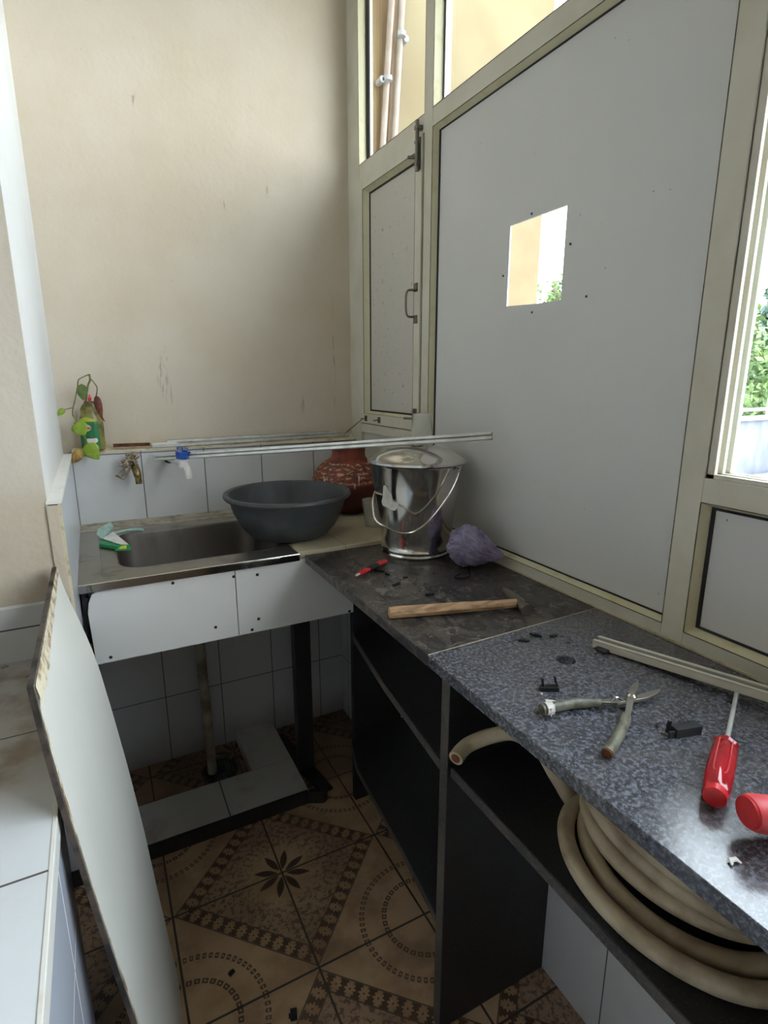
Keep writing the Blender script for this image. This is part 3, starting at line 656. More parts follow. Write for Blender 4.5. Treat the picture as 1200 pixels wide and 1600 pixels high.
b.add(fr_, [(i*q+j, (i+1)*q+j, (i+1)*q+j+1, i*q+j+1) for i in range(NZ) for j in range(NY)]); b.cm = 1
b.add(bk_, [(i*q+j, (i+1)*q+j, (i+1)*q+j+1, i*q+j+1) for i in range(NZ) for j in range(NY)])
b.build('sheet', [M['board'], M['board_back']], bd, smooth=True)
b = MB()
for j0 in (0, NY): b.add([fr_[i*q+j0] for i in range(NZ+1)]+[bk_[i*q+j0] for i in range(NZ+1)], [(i, i+1, NZ+2+i, NZ+1+i) for i in range(NZ)])
b.add(fr_[:q]+bk_[:q], [(j, j+1, q+j+1, q+j) for j in range(NY)])
b.build('dark_rim', M['board_rim'], bd); b = MB()
# ragged chipped strip along the near edge, a hair proud of the face
for i in range(NZ*4):
    z1 = 1.043*(1-i/(NZ*4)); z0 = 1.043*(1-(i+1)/(NZ*4))
    wa = .005+.008*abs(noise.noise(Vector((z1*18, 4, 0))))+.010*max(0, noise.noise(Vector((z1*5, 8, 0)))); wb_ = .005+.008*abs(noise.noise(Vector((z0*18, 4, 0))))+.010*max(0, noise.noise(Vector((z0*5, 8, 0))))
    x1, x0 = prof(PL, z1)+.0012, prof(PL, z0)+.0012; b.add([(x1, yL(z1), z1), (x0, yL(z0), z0), (x0, yL(z0)+wb_, z0), (x1, yL(z1)+wa, z1)], [(0, 1, 2, 3)])
for j in range(40):
    ya, yb2 = -.79-.49*j/40, -.79-.49*(j+1)/40; wa = .010+.012*j/40+.010*abs(noise.noise(Vector((ya*20, 3, 0)))); wb_ = .010+.012*(j+1)/40+.010*abs(noise.noise(Vector((yb2*20, 3, 0))))
    b.add([(-.9988, ya, 1.0435+.004*j/40), (-.9988, yb2, 1.0435+.004*(j+1)/40), (-.9988+.22*wb_, yb2, 1.0435-wb_), (-.9988+.22*wa, ya, 1.0435-wa)], [(0, 1, 2, 3)])
b.build('chipped_edge', M['board_edge'], bd)

# ------------------------------------------------------------------ steel bucket with lid
BC = Vector((-.137, -.693, ZC))
bk = empty('steel_bucket', BC); tag(bk, 'shiny lidded stainless steel bucket standing on the black worktop', 'bucket')
b = MB(); b.lathe([(.0, .004), (.088, .004), (.091, 0), (.097, .002), (.098, .008), (.0945, .012), (.0955, .016), (.098, .020), (.0955, .026), (.098, .05), (.108, .12), (.119, .19), (.1285, .250), (.132, .254), (.128, .256), (.12, .25)], BC, 72)
b.build('body', M['steel'], bk, smooth=True)
ld = MB(); ld.lathe([(.131, .256), (.1355, .257), (.1355, .263), (.130, .265), (.124, .266), (.112, .275), (.09, .286), (.06, .295), (.03, .299), (0, .300)], BC, 72)
lid = ld.build('lid', M['steel'], bk, smooth=True)
b = MB(); b.lathe([(.009, .298), (.009, .303), (.020, .304), (.021, .308), (.0, .309)], BC, 32); b.build('lid_knob', M['steel'], lid, smooth=True)
pts = [at(*q_) for q_ in ((719, 731, 'y', -.822), (712, 752, 'y', -.828), (695, 783, 'y', -.835), (672, 812, 'y', -.835), (650, 829, 'y', -.832), (628, 833, 'y', -.825), (606, 825, 'y', -.80), (588, 814, 'y', -.765), (583, 798, 'y', -.73), (583, 778, 'y', -.69), (592, 755, 'y', -.62), (604, 738, 'y', -.575), (619, 732, 'y', -.556))]
b = MB(); b.tube([at(706, 728, 'y', -.812)]+spline(pts, 5), .0026, 8); b.build('bail_handle', M['steel'], bk, smooth=True)
b = MB(); p = at(704, 729, 'y', -.811); b.bx(p, (.012, -.004, 0), (.0012, .004, 0), (0, 0, .007)); b.tube([p+Vector((-.006, -.001, 0)), p+Vector((-.007, -.009, 0))], .003, 8); b.tube([p+Vector((.006, -.003, 0)), p+Vector((.007, -.011, 0))], .003, 8); b.build('lug', M['iron'], bk)
# torn sticker on the left of the body
def on_bucket(u, v):
    d = (Rv*(u-600)/FPX-Uv*(v-800)/FPX+Fv); t = .8
    for _ in range(4000):
        P = CAM+d*t; rr = math.hypot(P.x-BC.x, P.y-BC.y); z = P.z-BC.z
        rb = .0955+(z-.026)*(.1285-.0955)/.224
        if rr <= rb+.0006: return P
        t += .0004
    return P
stk = [(599, 759), (602, 758), (606, 763), (611, 773), (614, 783), (617, 785), (622, 785), (622, 791), (617, 798), (612, 797), (607, 794), (598, 790), (596, 784), (598, 776)]
b = MB(); b.add([on_bucket(*s_) for s_ in stk], [tuple(range(len(stk)))]); so = b.build('torn_sticker', M['label_white'], bk)
# cups
def cup(name, c, rb, rt, h, lab, inv=False, parent=None):
    pr = [(0, .002), (rb-.002, .002), (rb, 0), (rb*.5+rt*.5, h*.5), (rt, h-.004), (rt+.0015, h), (rt-.001, h), (rb*.5+rt*.5-.0012, h*.5), (rb-.0015, .004), (0, .004)]
    if inv: pr = [(r_, h-z) for r_, z in pr]
    return tag(MB().lathe(pr, c, 40).build(name, M['cup'], None, smooth=True), lab, 'cup')
cup('plastic_cup', (-.090, -.640, ZC+.2985), .025, .034, .080, 'cloudy plastic cup upside down on the bucket lid', True)
cup('plastic_cup', (-.128, -.405, .930), .027, .035, .085, 'cloudy plastic cup standing on the beige slab between clay pot and bucket')
# ------------------------------------------------------------------ grey basin
BA = Vector((-.408, -.392, .9345))
b = MB(); b.lathe([(0, .0), (.105, 0), (.118, .006), (.140, .03), (.163, .075), (.173, .112), (.178, .117), (.187, .118), (.1905, .124), (.189, .131), (.183, .133), (.176, .130), (.172, .122), (.160, .075), (.137, .033), (.116, .010), (.10, .005), (0, .005)], BA, 80)
tag(b.build('plastic_basin', M['basin'], smooth=True), 'slate grey round plastic basin over the right end of the sink', 'basin')
# ------------------------------------------------------------------ clay pot
PC = Vector((-.112, -.178, .930))
pt = empty('clay_pot', PC); tag(pt, 'red-brown clay water pot with raised pattern in the back corner', 'pot')
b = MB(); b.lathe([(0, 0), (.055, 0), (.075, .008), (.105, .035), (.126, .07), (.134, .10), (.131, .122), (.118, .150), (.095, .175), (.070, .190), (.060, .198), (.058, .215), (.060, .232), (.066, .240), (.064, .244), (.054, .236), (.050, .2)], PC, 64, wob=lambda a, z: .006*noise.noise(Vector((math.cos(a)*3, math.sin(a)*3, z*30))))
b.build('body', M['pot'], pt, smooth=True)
for (u, v, ln) in ((562, 744, 16), (520, 754, 14), (528, 757, 14), (556, 757, 10)):
    p0, p1 = at(u, v, 'y', -.315), at(u+1, v+ln, 'y', -.317)
    d = Vector((PC.x-p0.x, 0, 0)); p0.y = PC.y-math.sqrt(max(0, .1335**2-(p0.x-PC.x)**2)); p1.y = p0.y+.002; p1.x = p0.x
    MB().tube([p0, (p0+p1)/2, p1], [.006, .0035, .002], 8, flat=.5).build('paint_drip', M['white_paint'], pt, smooth=True)

# ------------------------------------------------------------------ aluminium channels
def channel(pts, wd, ht, upv=(0, 0, 1), t=.0016, taper=0):
    A, B = Vector(pts[0]), Vector(pts[1]); d = (B-A).normalized(); side = d.cross(Vector(upv)).normalized(); up = side.cross(d)
    b = MB(); L = (B-A).length
    b.bx((A+B)/2, d*L/2, side*wd/2, up*t/2)
    for s_ in (-1, 1): b.bx((A+B)/2+side*s_*(wd/2-t/2)+up*ht/2, d*L/2, side*t/2, up*ht/2)
    for s_ in (-1, 1): b.bx((A+B)/2+side*s_*(wd/2-.0035)+up*(ht-.001), d*L/2, side*.0035, up*.0008)
    return b
A_, B_ = at(243, 716, 'y', -.030), Vector((-.024, -.872, 1.2560))
tag(channel((A_, B_), .018, .013, upv=(-.45, -.8, .30)).build('aluminium_channel', M['alu']), 'long aluminium channel laid from the blue tap across the bucket lid', 'metal strip')
def strip(p, q_, wd, ht, lab, m='alu', nm='aluminium_strip', g=None):
    return tag(channel((p, q_), wd, ht).build(nm, M[m]), lab, 'metal strip', g)
strip(at(238, 699, 'y', .006), at(545, 680, 'y', .016), .011, .009, 'aluminium strip along the back wall ledge, behind the blue tap')
strip(at(262, 691, 'y', .034), at(528, 676, 'y', .034), .007, .008, 'thinner aluminium strip pushed against the cream wall on the ledge')
tag(channel(((-.858, .014, 1.182), (-.748, .012, 1.181)), .014, .009).build('metal_offcut', M['rust']), 'short rusty metal offcut on the ledge beside the plant bottle', 'metal strip')
tag(MB().box(-.742, -.662, .002, .030, 1.178, 1.187).build('tile_offcut', M['tile_edge'], bevel=.001), 'short pale strip of tile on the ledge left of the blue tap', 'tile')
tag(channel(((-.137, -1.338, ZC+.002), (-.020, -1.745, ZC+.0200)), .026, .013).build('aluminium_channel', M['alu_paint']), 'pale aluminium channel lying on the worktop across the screwdriver blade', 'metal strip')
b = MB(); b.box(-.153, -.128, -1.372, -1.350, ZC, ZC+.007)
tag(b.build('gasket_scrap', M['black_plastic'], bevel=.002), 'black rubber scrap under the tip of the pale channel', 'scrap')

# ------------------------------------------------------------------ taps
tp = empty('tap', (-.662, -.05, 1.06)); tag(tp, 'white plastic tap with blue handle sticking out of the wall tiles', 'tap')
V = at(286, 722, 'y', -.150)
W0 = Vector((V.x-.028, 0, V.z-.005))
b = MB(); b.tube([W0, W0+Vector((.003, -.014, 0))], .015, 16); b.build('wall_flange', M['black_plastic'], tp, smooth=True)
b = MB(); b.tube([W0+Vector((.003, -.012, 0)), V], .0105, 16); b.tube([V+Vector((0, 0, -.016)), V+Vector((0, 0, .010))], .0145, 16)
b.tube(spline([V+Vector((0, 0, -.006)), V+Vector((.007, -.014, -.012)), V+Vector((.010, -.020, -.030)), V+Vector((.011, -.021, -.050))], 5), .0105, 16); b.build('body', M['tap_white'], tp, smooth=True)
b = MB(); b.lathe([(.012, 0), (.0185, .002), (.0195, .022), (.016, .026), (0, .026)], V+Vector((0, 0, .009)), 12, wob=lambda a, z: .06*math.cos(6*a)); b.build('handle', M['blue'], tp, smooth=True)
b = MB()
for k in range(14):
    a = R.uniform(0, 6.28); p = V+Vector((.014*math.cos(a), .014*math.sin(a), .031+R.uniform(0, .012))); b.tube([p, p+Vector((R.uniform(-.012, .012), R.uniform(-.012, .012), R.uniform(-.004, .014)))], [.007, .003], 5)
b.build('crumpled_foil', M['foil'], tp)
tw = empty('wrapped_tap', (-.808, -.04, 1.06)); tag(tw, 'old tap wrapped in dirty torn cloth on the tiles under the plant', 'tap')
b = MB(); b.tube([(-.808, 0, 1.130), (-.806, -.045, 1.126)], .011, 12); b.tube(spline([(-.806, -.045, 1.128), (-.802, -.066, 1.112), (-.799, -.072, 1.090), (-.798, -.073, 1.070)], 4), [.012]*4+[.012]*4+[.010]*5, 12)
b.tube([(-.806, -.045, 1.125), (-.808, -.046, 1.158)], .007, 10); b.build('spout', M['brass'], tw, smooth=True)
b = MB(); rc = random.Random(3)
for k in range(26):
    c = Vector((-.812, -.048, 1.128)); p = [c+Vector((rc.uniform(-.022, .018), rc.uniform(-.016, .008), rc.uniform(-.03, .03)))]
    for j in range(3): p.append(p[-1]+Vector((rc.uniform(-.014, .012), rc.uniform(-.008, .006), rc.uniform(-.016, .012))))
    b.tube(spline(p, 3), .0042, 6, flat=.35)
for k in range(3):
    p = [Vector((-.820, -.05, 1.125))]; 
    for j in range(3): p.append(p[-1]+Vector((-.011, rc.uniform(-.004, .004), rc.uniform(-.012, .008))))
    b.tube(spline(p, 3), [.003]*9+[.001], 5, flat=.4)
b.build('cloth_wrap', M['cloth'], tw)
b = MB(); b.lathe([(.0, 0), (.012, .002), (.013, .007), (.006, .012), (0, .012)], (-.806, -.044, 1.157), 12); b.build('cloth_knot', M['cloth'], tw, smooth=True)

# ------------------------------------------------------------------ bottle with pothos cutting
BO = Vector((-.913, .008, 1.178))
bo = empty('detergent_bottle', BO); tag(bo, 'olive washing-up bottle with green label used as a vase on the ledge', 'bottle')
bprof = [(0, 0), (.92, 0), (1.0, .006), (1.0, .085), (.92, .100), (.78, .112), (.80, .125), (.60, .138), (.42, .143), (.40, .150), (.0, .150)]
b = MB(); b.lathe([(r_*.034, z) for r_, z in bprof], BO, 40, sx=1, sy=.62); b.build('body', M['bottle'], bo, smooth=True)
def patch(name, mat, fn, off):                            # curved label patch, fn(s, t) in the unit square -> (angle, z)
    b = MB(); N_ = 10; vs = []
    for i in range(N_+1):
        for j in range(N_+1):
            a, z = fn(i/N_, j/N_); k = 0
            rr = .034*next(r0+(r1-r0)*(z-z0)/(z1-z0+1e-9) for (r0, z0), (r1, z1) in zip(bprof[1:], bprof[2:]) if z <= z1)+off
            vs.append(BO+Vector((rr*math.cos(a), rr*.62*math.sin(a), z)))
    b.add(vs, [(i*(N_+1)+j, (i+1)*(N_+1)+j, (i+1)*(N_+1)+j+1, i*(N_+1)+j+1) for i in range(N_) for j in range(N_)])
    b.build(name, mat, bo, smooth=True)
a0, a1 = math.radians(185), math.radians(305)
patch('label', M['label_green'], lambda s_, t: (a0+(a1-a0)*s_, .010+.078*t), .0004)
patch('label_top', M['label_lime'], lambda s_, t: (a0+.1+(a1-a0-.3)*s_, .088+.014*t*(1-abs(s_-.5))), .0005)
def ell(ca, cz, ra, rz):
    def fn(s_, t):
        x, y = 2*s_-1, 2*t-1; xx = x*math.sqrt(1-y*y/2); yy = y*math.sqrt(1-x*x/2); return (ca+ra*xx, cz+rz*yy)
    return fn
patch('label_badge', M['label_white'], ell(math.radians(237), .069, .52, .0115), .0009)
patch('label_band', M['label_red'], ell(math.radians(243), .068, .40, .005), .0013)
patch('label_plate', M['label_white'], ell(math.radians(265), .030, .48, .0105), .0009)
patch('label_curve', M['label_dark'], ell(math.radians(262), .038, .38, .002), .0013)
vine = empty('pothos_cutting', BO+Vector((0, 0, .15))); tag(vine, 'pothos cutting with green and dried leaves growing out of the bottle', 'plant')
def P2(x, y, yy=-.035): return at(100+x/10, 570+y/10, 'y', yy)  # detail sheet coordinates at ten per pixel
def stem(pts, r=.0018): MB().tube(spline(pts, 5), r, 7).build('stem', M['stem'], vine, smooth=True)
stem([P2(330, 640, .005), P2(370, 340, 0), P2(405, 240, -.005), P2(395, 150, -.01)], .0030)
stem([P2(395, 150, -.01), P2(300, 190, -.02), P2(225, 240, -.03), P2(210, 350), P2(175, 530), P2(140, 680), P2(135, 780), P2(180, 860), P2(165, 930, -.045)])
stem([P2(400, 200, -.01), P2(470, 280, -.015), P2(518, 360, -.02), P2(505, 490, -.02)])
stem([P2(135, 670), P2(60, 690), P2(0, 700)], .0014); stem([P2(270, 1060, -.045), P2(330, 1140, -.05), P2(360, 1250, -.055)], .0026)
def leaf(base, tip, wd, m, nrm=(-.3, -1, .15), curl=.12, nm='leaf'):
    A, B = Vector(base), Vector(tip); d = B-A; L = d.length; d.normalize(); nn = Vector(nrm); nn = (nn-d*nn.dot(d)).normalized(); s_ = d.cross(nn); b = MB(); vs = []; N_ = 12
    for i in range(N_+1):
        t = i/N_; w_ = wd*(math.sin(PI*min(1, t*1.02)**.72))**.75 if 0 < t < 1 else .0005
        for j in range(-3, 4):
            x = j/3; vs.append(A+d*L*t+s_*x*w_+nn*(curl*L*(.6*math.sin(PI*t)-.9*x*x*w_/wd*.35)+.0008*math.sin(t*26)*abs(x)))
    b.add(vs, [(i*7+j, i*7+j+1, (i+1)*7+j+1, (i+1)*7+j) for i in range(N_) for j in range(6)])
    o = b.build(nm, M[m], vine, smooth='all', solid=.0006); return o
leaf(P2(270, 300, -.02), P2(305, 560, -.03), .0155, 'leaf_dark')
leaf(P2(0, 690), P2(-95, 800, -.04), .009, 'leaf', curl=.3)
leaf(P2(190, 900, -.045), P2(330, 1110, -.05), .0235, 'leaf')
leaf(P2(345, 1235, -.055), P2(550, 1480, -.065), .0245, 'leaf')
leaf(P2(500, 480, -.02), P2(600, 830, -.03), .0115, 'leaf_dry', curl=.25)
leaf(P2(560, 780, -.03), P2(640, 890, -.03), .003, 'leaf_dry')
leaf(P2(280, 1330, -.04), P2(130, 1540, -.03), .0155, 'leaf_tan', curl=.25)
MB().tube([P2(395, 470, -.03), P2(400, 520, -.035), P2(400, 575, -.03)], [.002, .0062, .004], 7).build('pink_bud', M['pink_tape'], vine, smooth=True)

# ------------------------------------------------------------------ brush and packet on the sink corner
br = empty('dish_brush', (-.86, -.14, .934)); tag(br, 'pale green plastic brush lying at the back left corner of the sink', 'brush')
b = MB(); q0 = at(170, 838, 'z', .95); q1 = at(222, 829, 'z', .945)
b.prism([at(151, 838, 'z', .945), at(154, 829, 'z', .955), at(173, 818, 'z', .965), at(178, 826, 'z', .955), at(160, 845, 'z', .942)], (0, 0, 1), .006); b.build('scraper', M['pale_green'], br, smooth=True)
b = MB(); b.tube([at(168, 836, 'z', .948), at(195, 829, 'z', .945), at(212, 827, 'z', .944), at(224, 828, 'z', .943)], [.006, .006, .009, .006], 10, flat=.7); b.build('handle', M['pale_green'], br, smooth=True)
pk = empty('soap_packet', at(185, 855, 'z', .934)); tag(pk, 'green and white soap packet at the left rim of the sink bowl', 'packet')
c = [at(155, 855, 'z', .934), at(188, 860, 'z', .934), at(190, 848, 'z', .934), at(158, 842, 'z', .934)]
MB().prism(c, (0, 0, 1), .010).build('soap_bar', M['green_soap'], pk, bevel=.002)
b = MB(); c = [at(160, 842, 'z', .946), at(190, 852, 'z', .9455), at(203, 853, 'z', .942), at(177, 832, 'z', .950)]; b.prism(c, (0, 0, 1), .002); b.build('white_wrapper', M['label_white'], pk)
b = MB(); c = [at(180, 861, 'z', .940), at(206, 860, 'z', .938), at(203, 852, 'z', .944), at(188, 852, 'z', .946)]; b.prism(c, (0, 0, 1), .0025); b.build('printed_flap', M['green_soap'], pk)
b = MB(); c = [at(186, 858, 'z', .943), at(197, 858, 'z', .942), at(198, 853, 'z', .946), at(190, 854, 'z', .947)]; b.prism(c, (0, 0, 1), .0022); b.build('yellow_print', M['yellow_bit'], pk)

# ------------------------------------------------------------------ net bag
b = MB(); bm = bmesh.new(); bmesh.ops.create_icosphere(bm, subdivisions=6, radius=1)
for v in bm.verts:
    p = v.co.copy(); q_ = Vector((p.x*2.2, math.atan2(p.z, p.y)*2.6, p.x*1.5)); rid = noise.noise(p*2.2)*.14-.30*abs(noise.noise(q_*1.3))-.14*abs(noise.noise(q_*3.1+Vector((3, 1, 2))))+.05*noise.noise(p*14)+.12
    s_ = 1+rid; v.co = Vector((p.x*.052*s_, p.y*.046*s_, p.z*.050*s_))
    if p.x > .2: v.co.x += (p.x-.2)*.042; v.co.z *= 1-.72*min(1, (p.x-.2)*1.1); v.co.z -= .020*(p.x-.2); v.co.y *= 1-.3*(p.x-.2)
me = bpy.data.meshes.new('net_bag'); bm.to_mesh(me); bm.free()
mn = min(v.co.z for v in me.vertices)
rot = Matrix.Rotation(math.radians(-58), 4, 'Z')
me.transform(Matrix.Translation((0, 0, -mn))); me.transform(rot)
for p in me.polygons: p.use_smooth = True
me.materials.append(M['net']); o = bpy.data.objects.new('net_bag', me); col.objects.link(o); o.location = (-.085, -.872, ZC)
tag(o, 'crumpled lilac net bag slumped against the foot of the steel bucket', 'bag')
b = MB(); b.tube(spline([(-.108, -.905, ZC+.015), (-.118, -.925, ZC+.004), (-.128, -.940, ZC+.003), (-.150, -.945, ZC+.003), (-.165, -.93, ZC+.003), (-.14, -.915, ZC+.003)], 6), .0028, 6, flat=.5)
tag(b.build('drawstring', M['black_plastic']), 'black plastic loop on the worktop in front of the net bag', 'string')

# ------------------------------------------------------------------ tools on the worktop
def up(p, h): return Vector((p.x, p.y, ZC+h))
cu = empty('box_cutter', up(at(578, 890, 'z', ZC), 0)); tag(cu, 'small red and black box cutter on the worktop beside the bucket', 'cutter')
A, B = at(561, 902, 'z', ZC), at(602, 881, 'z', ZC); d = (B-A).normalized()
def seg(t0, t1, r, m, nm, par, h=.008, flat=.6): MB().tube([up(A.lerp(B, t0), h), up(A.lerp(B, (t0+t1)/2), h+.001), up(A.lerp(B, t1), h)], [r*.85, r, r*.85], 12, flat=flat).build(nm, M[m], par, smooth=True)
seg(.02, .42, .0085, 'red', 'front_grip', cu); seg(.36, .66, .0115, 'black_plastic', 'slider', cu, .009); seg(.60, 1.0, .010, 'red', 'rear_grip', cu)
seg(-.10, .04, .004, 'alu', 'blade', cu)
b = MB(); c_ = A.lerp(B, .52); pn = Vector((d.y, -d.x, 0)); b.bx(up(c_, .003)+pn*.016, d*.004, pn*.016, (0, 0, .002)); b.build('loose_clip', M['black_plastic'], cu)

hm = empty('hammer', at(700, 955, 'z', ZC)); tag(hm, 'wooden-handled hammer lying across the far worktop slab', 'hammer')
A, B = up(at(606, 958, 'z', ZC), .0165), up(at(822, 951, 'z', ZC), .012)
A, B = Vector((-.418, -1.064, ZC+.0135)), Vector((-.140, -1.146, ZC+.0125))
b = MB(); b.tube([A, A.lerp(B, .04), A.lerp(B, .5), A.lerp(B, .85), B], [.0125, .0135, .0125, .0105, .0095], 8, flat=.95); b.build('handle', M['wood'], hm, bevel=.001)
d = (B-A).normalized(); s_ = Vector((d.y, -d.x, 0)); hc = A.lerp(B, .965)
b = MB(); b.tube([hc+s_*.040, hc+s_*.026, hc+s_*.022, hc-s_*.014, hc-s_*.05, hc-s_*.082], [.0125, .0125, .009, .012, .010, .003], 12, flat=.95, up=(0, 0, 1)); b.build('head', M['iron'], hm, smooth=True)

sc = empty('garden_shears', at(985, 1095, 'z', ZC)); tag(sc, 'open old shears with grey-green sleeved handles on the near worktop', 'shears')
def wp(u, v, h): return at(u, v, 'z', ZC+h)
b = MB(); b.tube(spline([wp(846, 1109, .008), wp(872, 1103, .008), wp(905, 1098, .008), wp(938, 1098, .008)], 5), [.0085]*3+[.0078]*10+[.0062]*3, 14); b.build('sleeved_handle', M['tube_grey'], sc, smooth=True)
b = MB(); b.tube(spline([wp(949, 1177, .008), wp(960, 1160, .008), wp(972, 1138, .008), wp(978, 1120, .008)], 5), .0076, 14); b.build('sleeved_handle', M['tube_grey'], sc, smooth=True)
MB().tube([wp(948, 1178.5, .008), wp(950, 1176, .008)], .0066, 12).build('open_end', M['rust'], sc)
b = MB(); b.tube([wp(852, 1108, .009), wp(862, 1106, .009)], .0094, 12); b.prism([wp(851, 1104, .002), wp(872, 1107, .002), wp(861, 1120, .002), wp(854, 1114, .002)], (0, 0, 1), .0125); b.build('white_tape', M['label_white'], sc)
b = MB(); c = [(930, 1097), (980, 1093), (1003, 1088), (1022, 1082), (1032, 1080), (1026, 1088), (1012, 1094), (990, 1098), (965, 1102), (930, 1101)]
b.prism([wp(u, v, .006) for u, v in c], (0, 0, 1), .0045); b.build('blade', M['steel_sink'], sc, bevel=.0006)
b = MB(); c = [(974, 1128), (978, 1104), (980, 1084), (988, 1074), (998, 1066), (997, 1075), (991, 1090), (988, 1108), (982, 1130)]
b.prism([wp(u, v, .0108) for u, v in c], (0, 0, 1), .0045); b.build('blade', M['steel_sink'], sc, bevel=.0006)
p = wp(987, 1089, .014); MB().lathe([(.0075, 0), (.0075, .003), (.004, .006), (0, .006)], p, 16).build('pivot_bolt', M['steel'], sc, smooth=True)
b = MB(); b.tube(spline([wp(955, 1096, .014), wp(962, 1090, .018), wp(968, 1092, .016), wp(974, 1095, .013)], 4), .0018, 6); b.build('spring_catch', M['steel'], sc)

sd_ = empty('screwdriver', wp(1125, 1210, 0)); tag(sd_, 'screwdriver with clear red handle and thin steel blade on the near worktop', 'screwdriver')
A, B, T_ = Vector((-.336, -1.684, ZC+.0160)), Vector((-.226, -1.630, ZC+.0150)), Vector((-.036, -1.536, ZC+.0045))
b = MB()
ps = [0, .03, .30, .60, .86, .90, .94, 1.0]; rs = [.0125, .0145, .0156, .0152, .0150, .0122, .0145, .010]
def hexlathe(b, A, B, ps, rs, ridge, seg=36):
    d = (B-A); L = d.length; d.normalize(); u = Vector((0, 0, 1)); u = (u-d*u.dot(d)).normalized(); s_ = d.cross(u); vs = []
    for t, r_ in zip(ps, rs):
        for k in range(seg):
            a = 2*PI*k/seg; rr = r_*(1+ridge*math.cos(6*a)); vs.append(A+d*L*t+u*math.cos(a)*rr+s_*math.sin(a)*rr)
    n_ = len(ps); b.add(vs, [(i*seg+k, i*seg+(k+1) % seg, (i+1)*seg+(k+1) % seg, (i+1)*seg+k) for i in range(n_-1) for k in range(seg)]+[tuple(range(seg)), tuple((n_-1)*seg+k for k in range(seg))])
hexlathe(b, A.lerp(B, .10), B, ps, rs, .055); b.build('handle', M['red_clear'], sd_, smooth=True)
ha, hb = A.lerp(B, .10), B; hd = (hb-ha).normalized(); hs_ = Vector((hd.y, -hd.x, 0)); b = MB()
def onh(t, s1): return ha.lerp(hb, t)+hs_*s1*.0072+Vector((0, 0, .0136))
b.tube(spline([onh(.88, -1), onh(.78, -1), onh(.30, -1), onh(.20, -.5), onh(.20, .5), onh(.30, 1), onh(.78, 1), onh(.88, 1)], 5), .0009, 6); b.build('moulded_outline', M['pink_tape'], sd_, smooth=True)
b = MB(); hexlathe(b, A, A.lerp(B, .10), [0, .2, 1], [.009, .0122, .0128], .02); b.build('end_cap', M['red'], sd_, smooth=True)
b = MB(); b.tube([B, T_.lerp(B, .04), T_], [.0032, .0032, .0022], 10); b.build('blade', M['alu'], sd_, smooth=True)

rt = empty('taped_tool', Vector((-.25, -1.745, ZC))); tag(rt, 'thick red taped tool handle entering at the right edge of the worktop', 'tool')
A, B = at(1166, 1293, 'z', ZC+.032), Vector((-.165, -1.735, ZC+.026)); A = Vector((-.345, -1.724, ZC+.034))
B = Vector((-.225, -1.800, ZC+.024))
b = MB(); b.tube([A, A.lerp(B, .04), A.lerp(B, .3), A.lerp(B, 1)], [.0225, .0250, .0262, .0245], 24, flat=.72, up=(.25, .3, 1)); b.build('grip', M['pink_tape'], rt, smooth=True)
b = MB(); b.tube([A+(A-B).normalized()*.0025, A.lerp(B, .015)], [.0205, .0225], 24, flat=.72, up=(.25, .3, 1)); b.build('grip_end', M['red'], rt, smooth=True)
dd = (B-A).normalized(); b = MB(); b.tube([B-dd*.005, B+dd*.03, B+dd*.10], [.012, .012, .010], 12, flat=.6); b.bx(B+dd*.10+Vector((0, 0, -.002)), dd*.012, Vector((dd.y, -dd.x, 0))*.05, (0, 0, .012)); b.build('steel_head', M['iron'], rt, bevel=.002)

# black plastic bits left from the job
def bit(u, v, kind, lab, nm='plastic_clip', rz=0, s=1):
    p = at(u, v, 'z', ZC); b = MB(Matrix.Translation((p.x, p.y, ZC)) @ Matrix.Rotation(rz, 4, 'Z') @ Matrix.Scale(s, 4))
    if kind == 'block': b.box(-.020, .020, -.0075, .0075, 0, .013); b.box(-.030, -.020, -.006, -.003, .0, .010); b.bx((-.024, .004, .012), (.002, 0, 0), (0, .002, 0), (.001, 0, .009)); b.tube([(.012, .006, .013), (.004, .006, .018), (-.006, .006, .019)], .0004, 5)
    if kind == 'fork': b.box(-.014, .014, -.006, .006, 0, .007); b.bx((-.011, 0, .013), (.0016, 0, 0), (0, .003, 0), (-.001, 0, .008)); b.bx((.009, 0, .015), (.0016, 0, 0), (0, .003, 0), (-.003, 0, .010))
    if kind == 'chip': b.slab([(-.010, -.003), (.009, -.004), (.012, .002), (.0, .005), (-.008, .003)], 0, .004)
    if kind == 'wedge': b.slab([(-.011, .001), (-.004, -.004), (.012, -.003), (.004, .002), (-.006, .006)], 0, .005)
    if kind == 'sliver': b.tube([(-.008, 0, .0015), (.0, .002, .002), (.009, -.001, .0015)], [.0008, .0015, .0006], 6)
    if kind == 'bars': b.box(-.013, .013, .002, .0045, 0, .004); b.box(-.014, .010, -.0045, -.002, 0, .004)
    return b, lab, nm
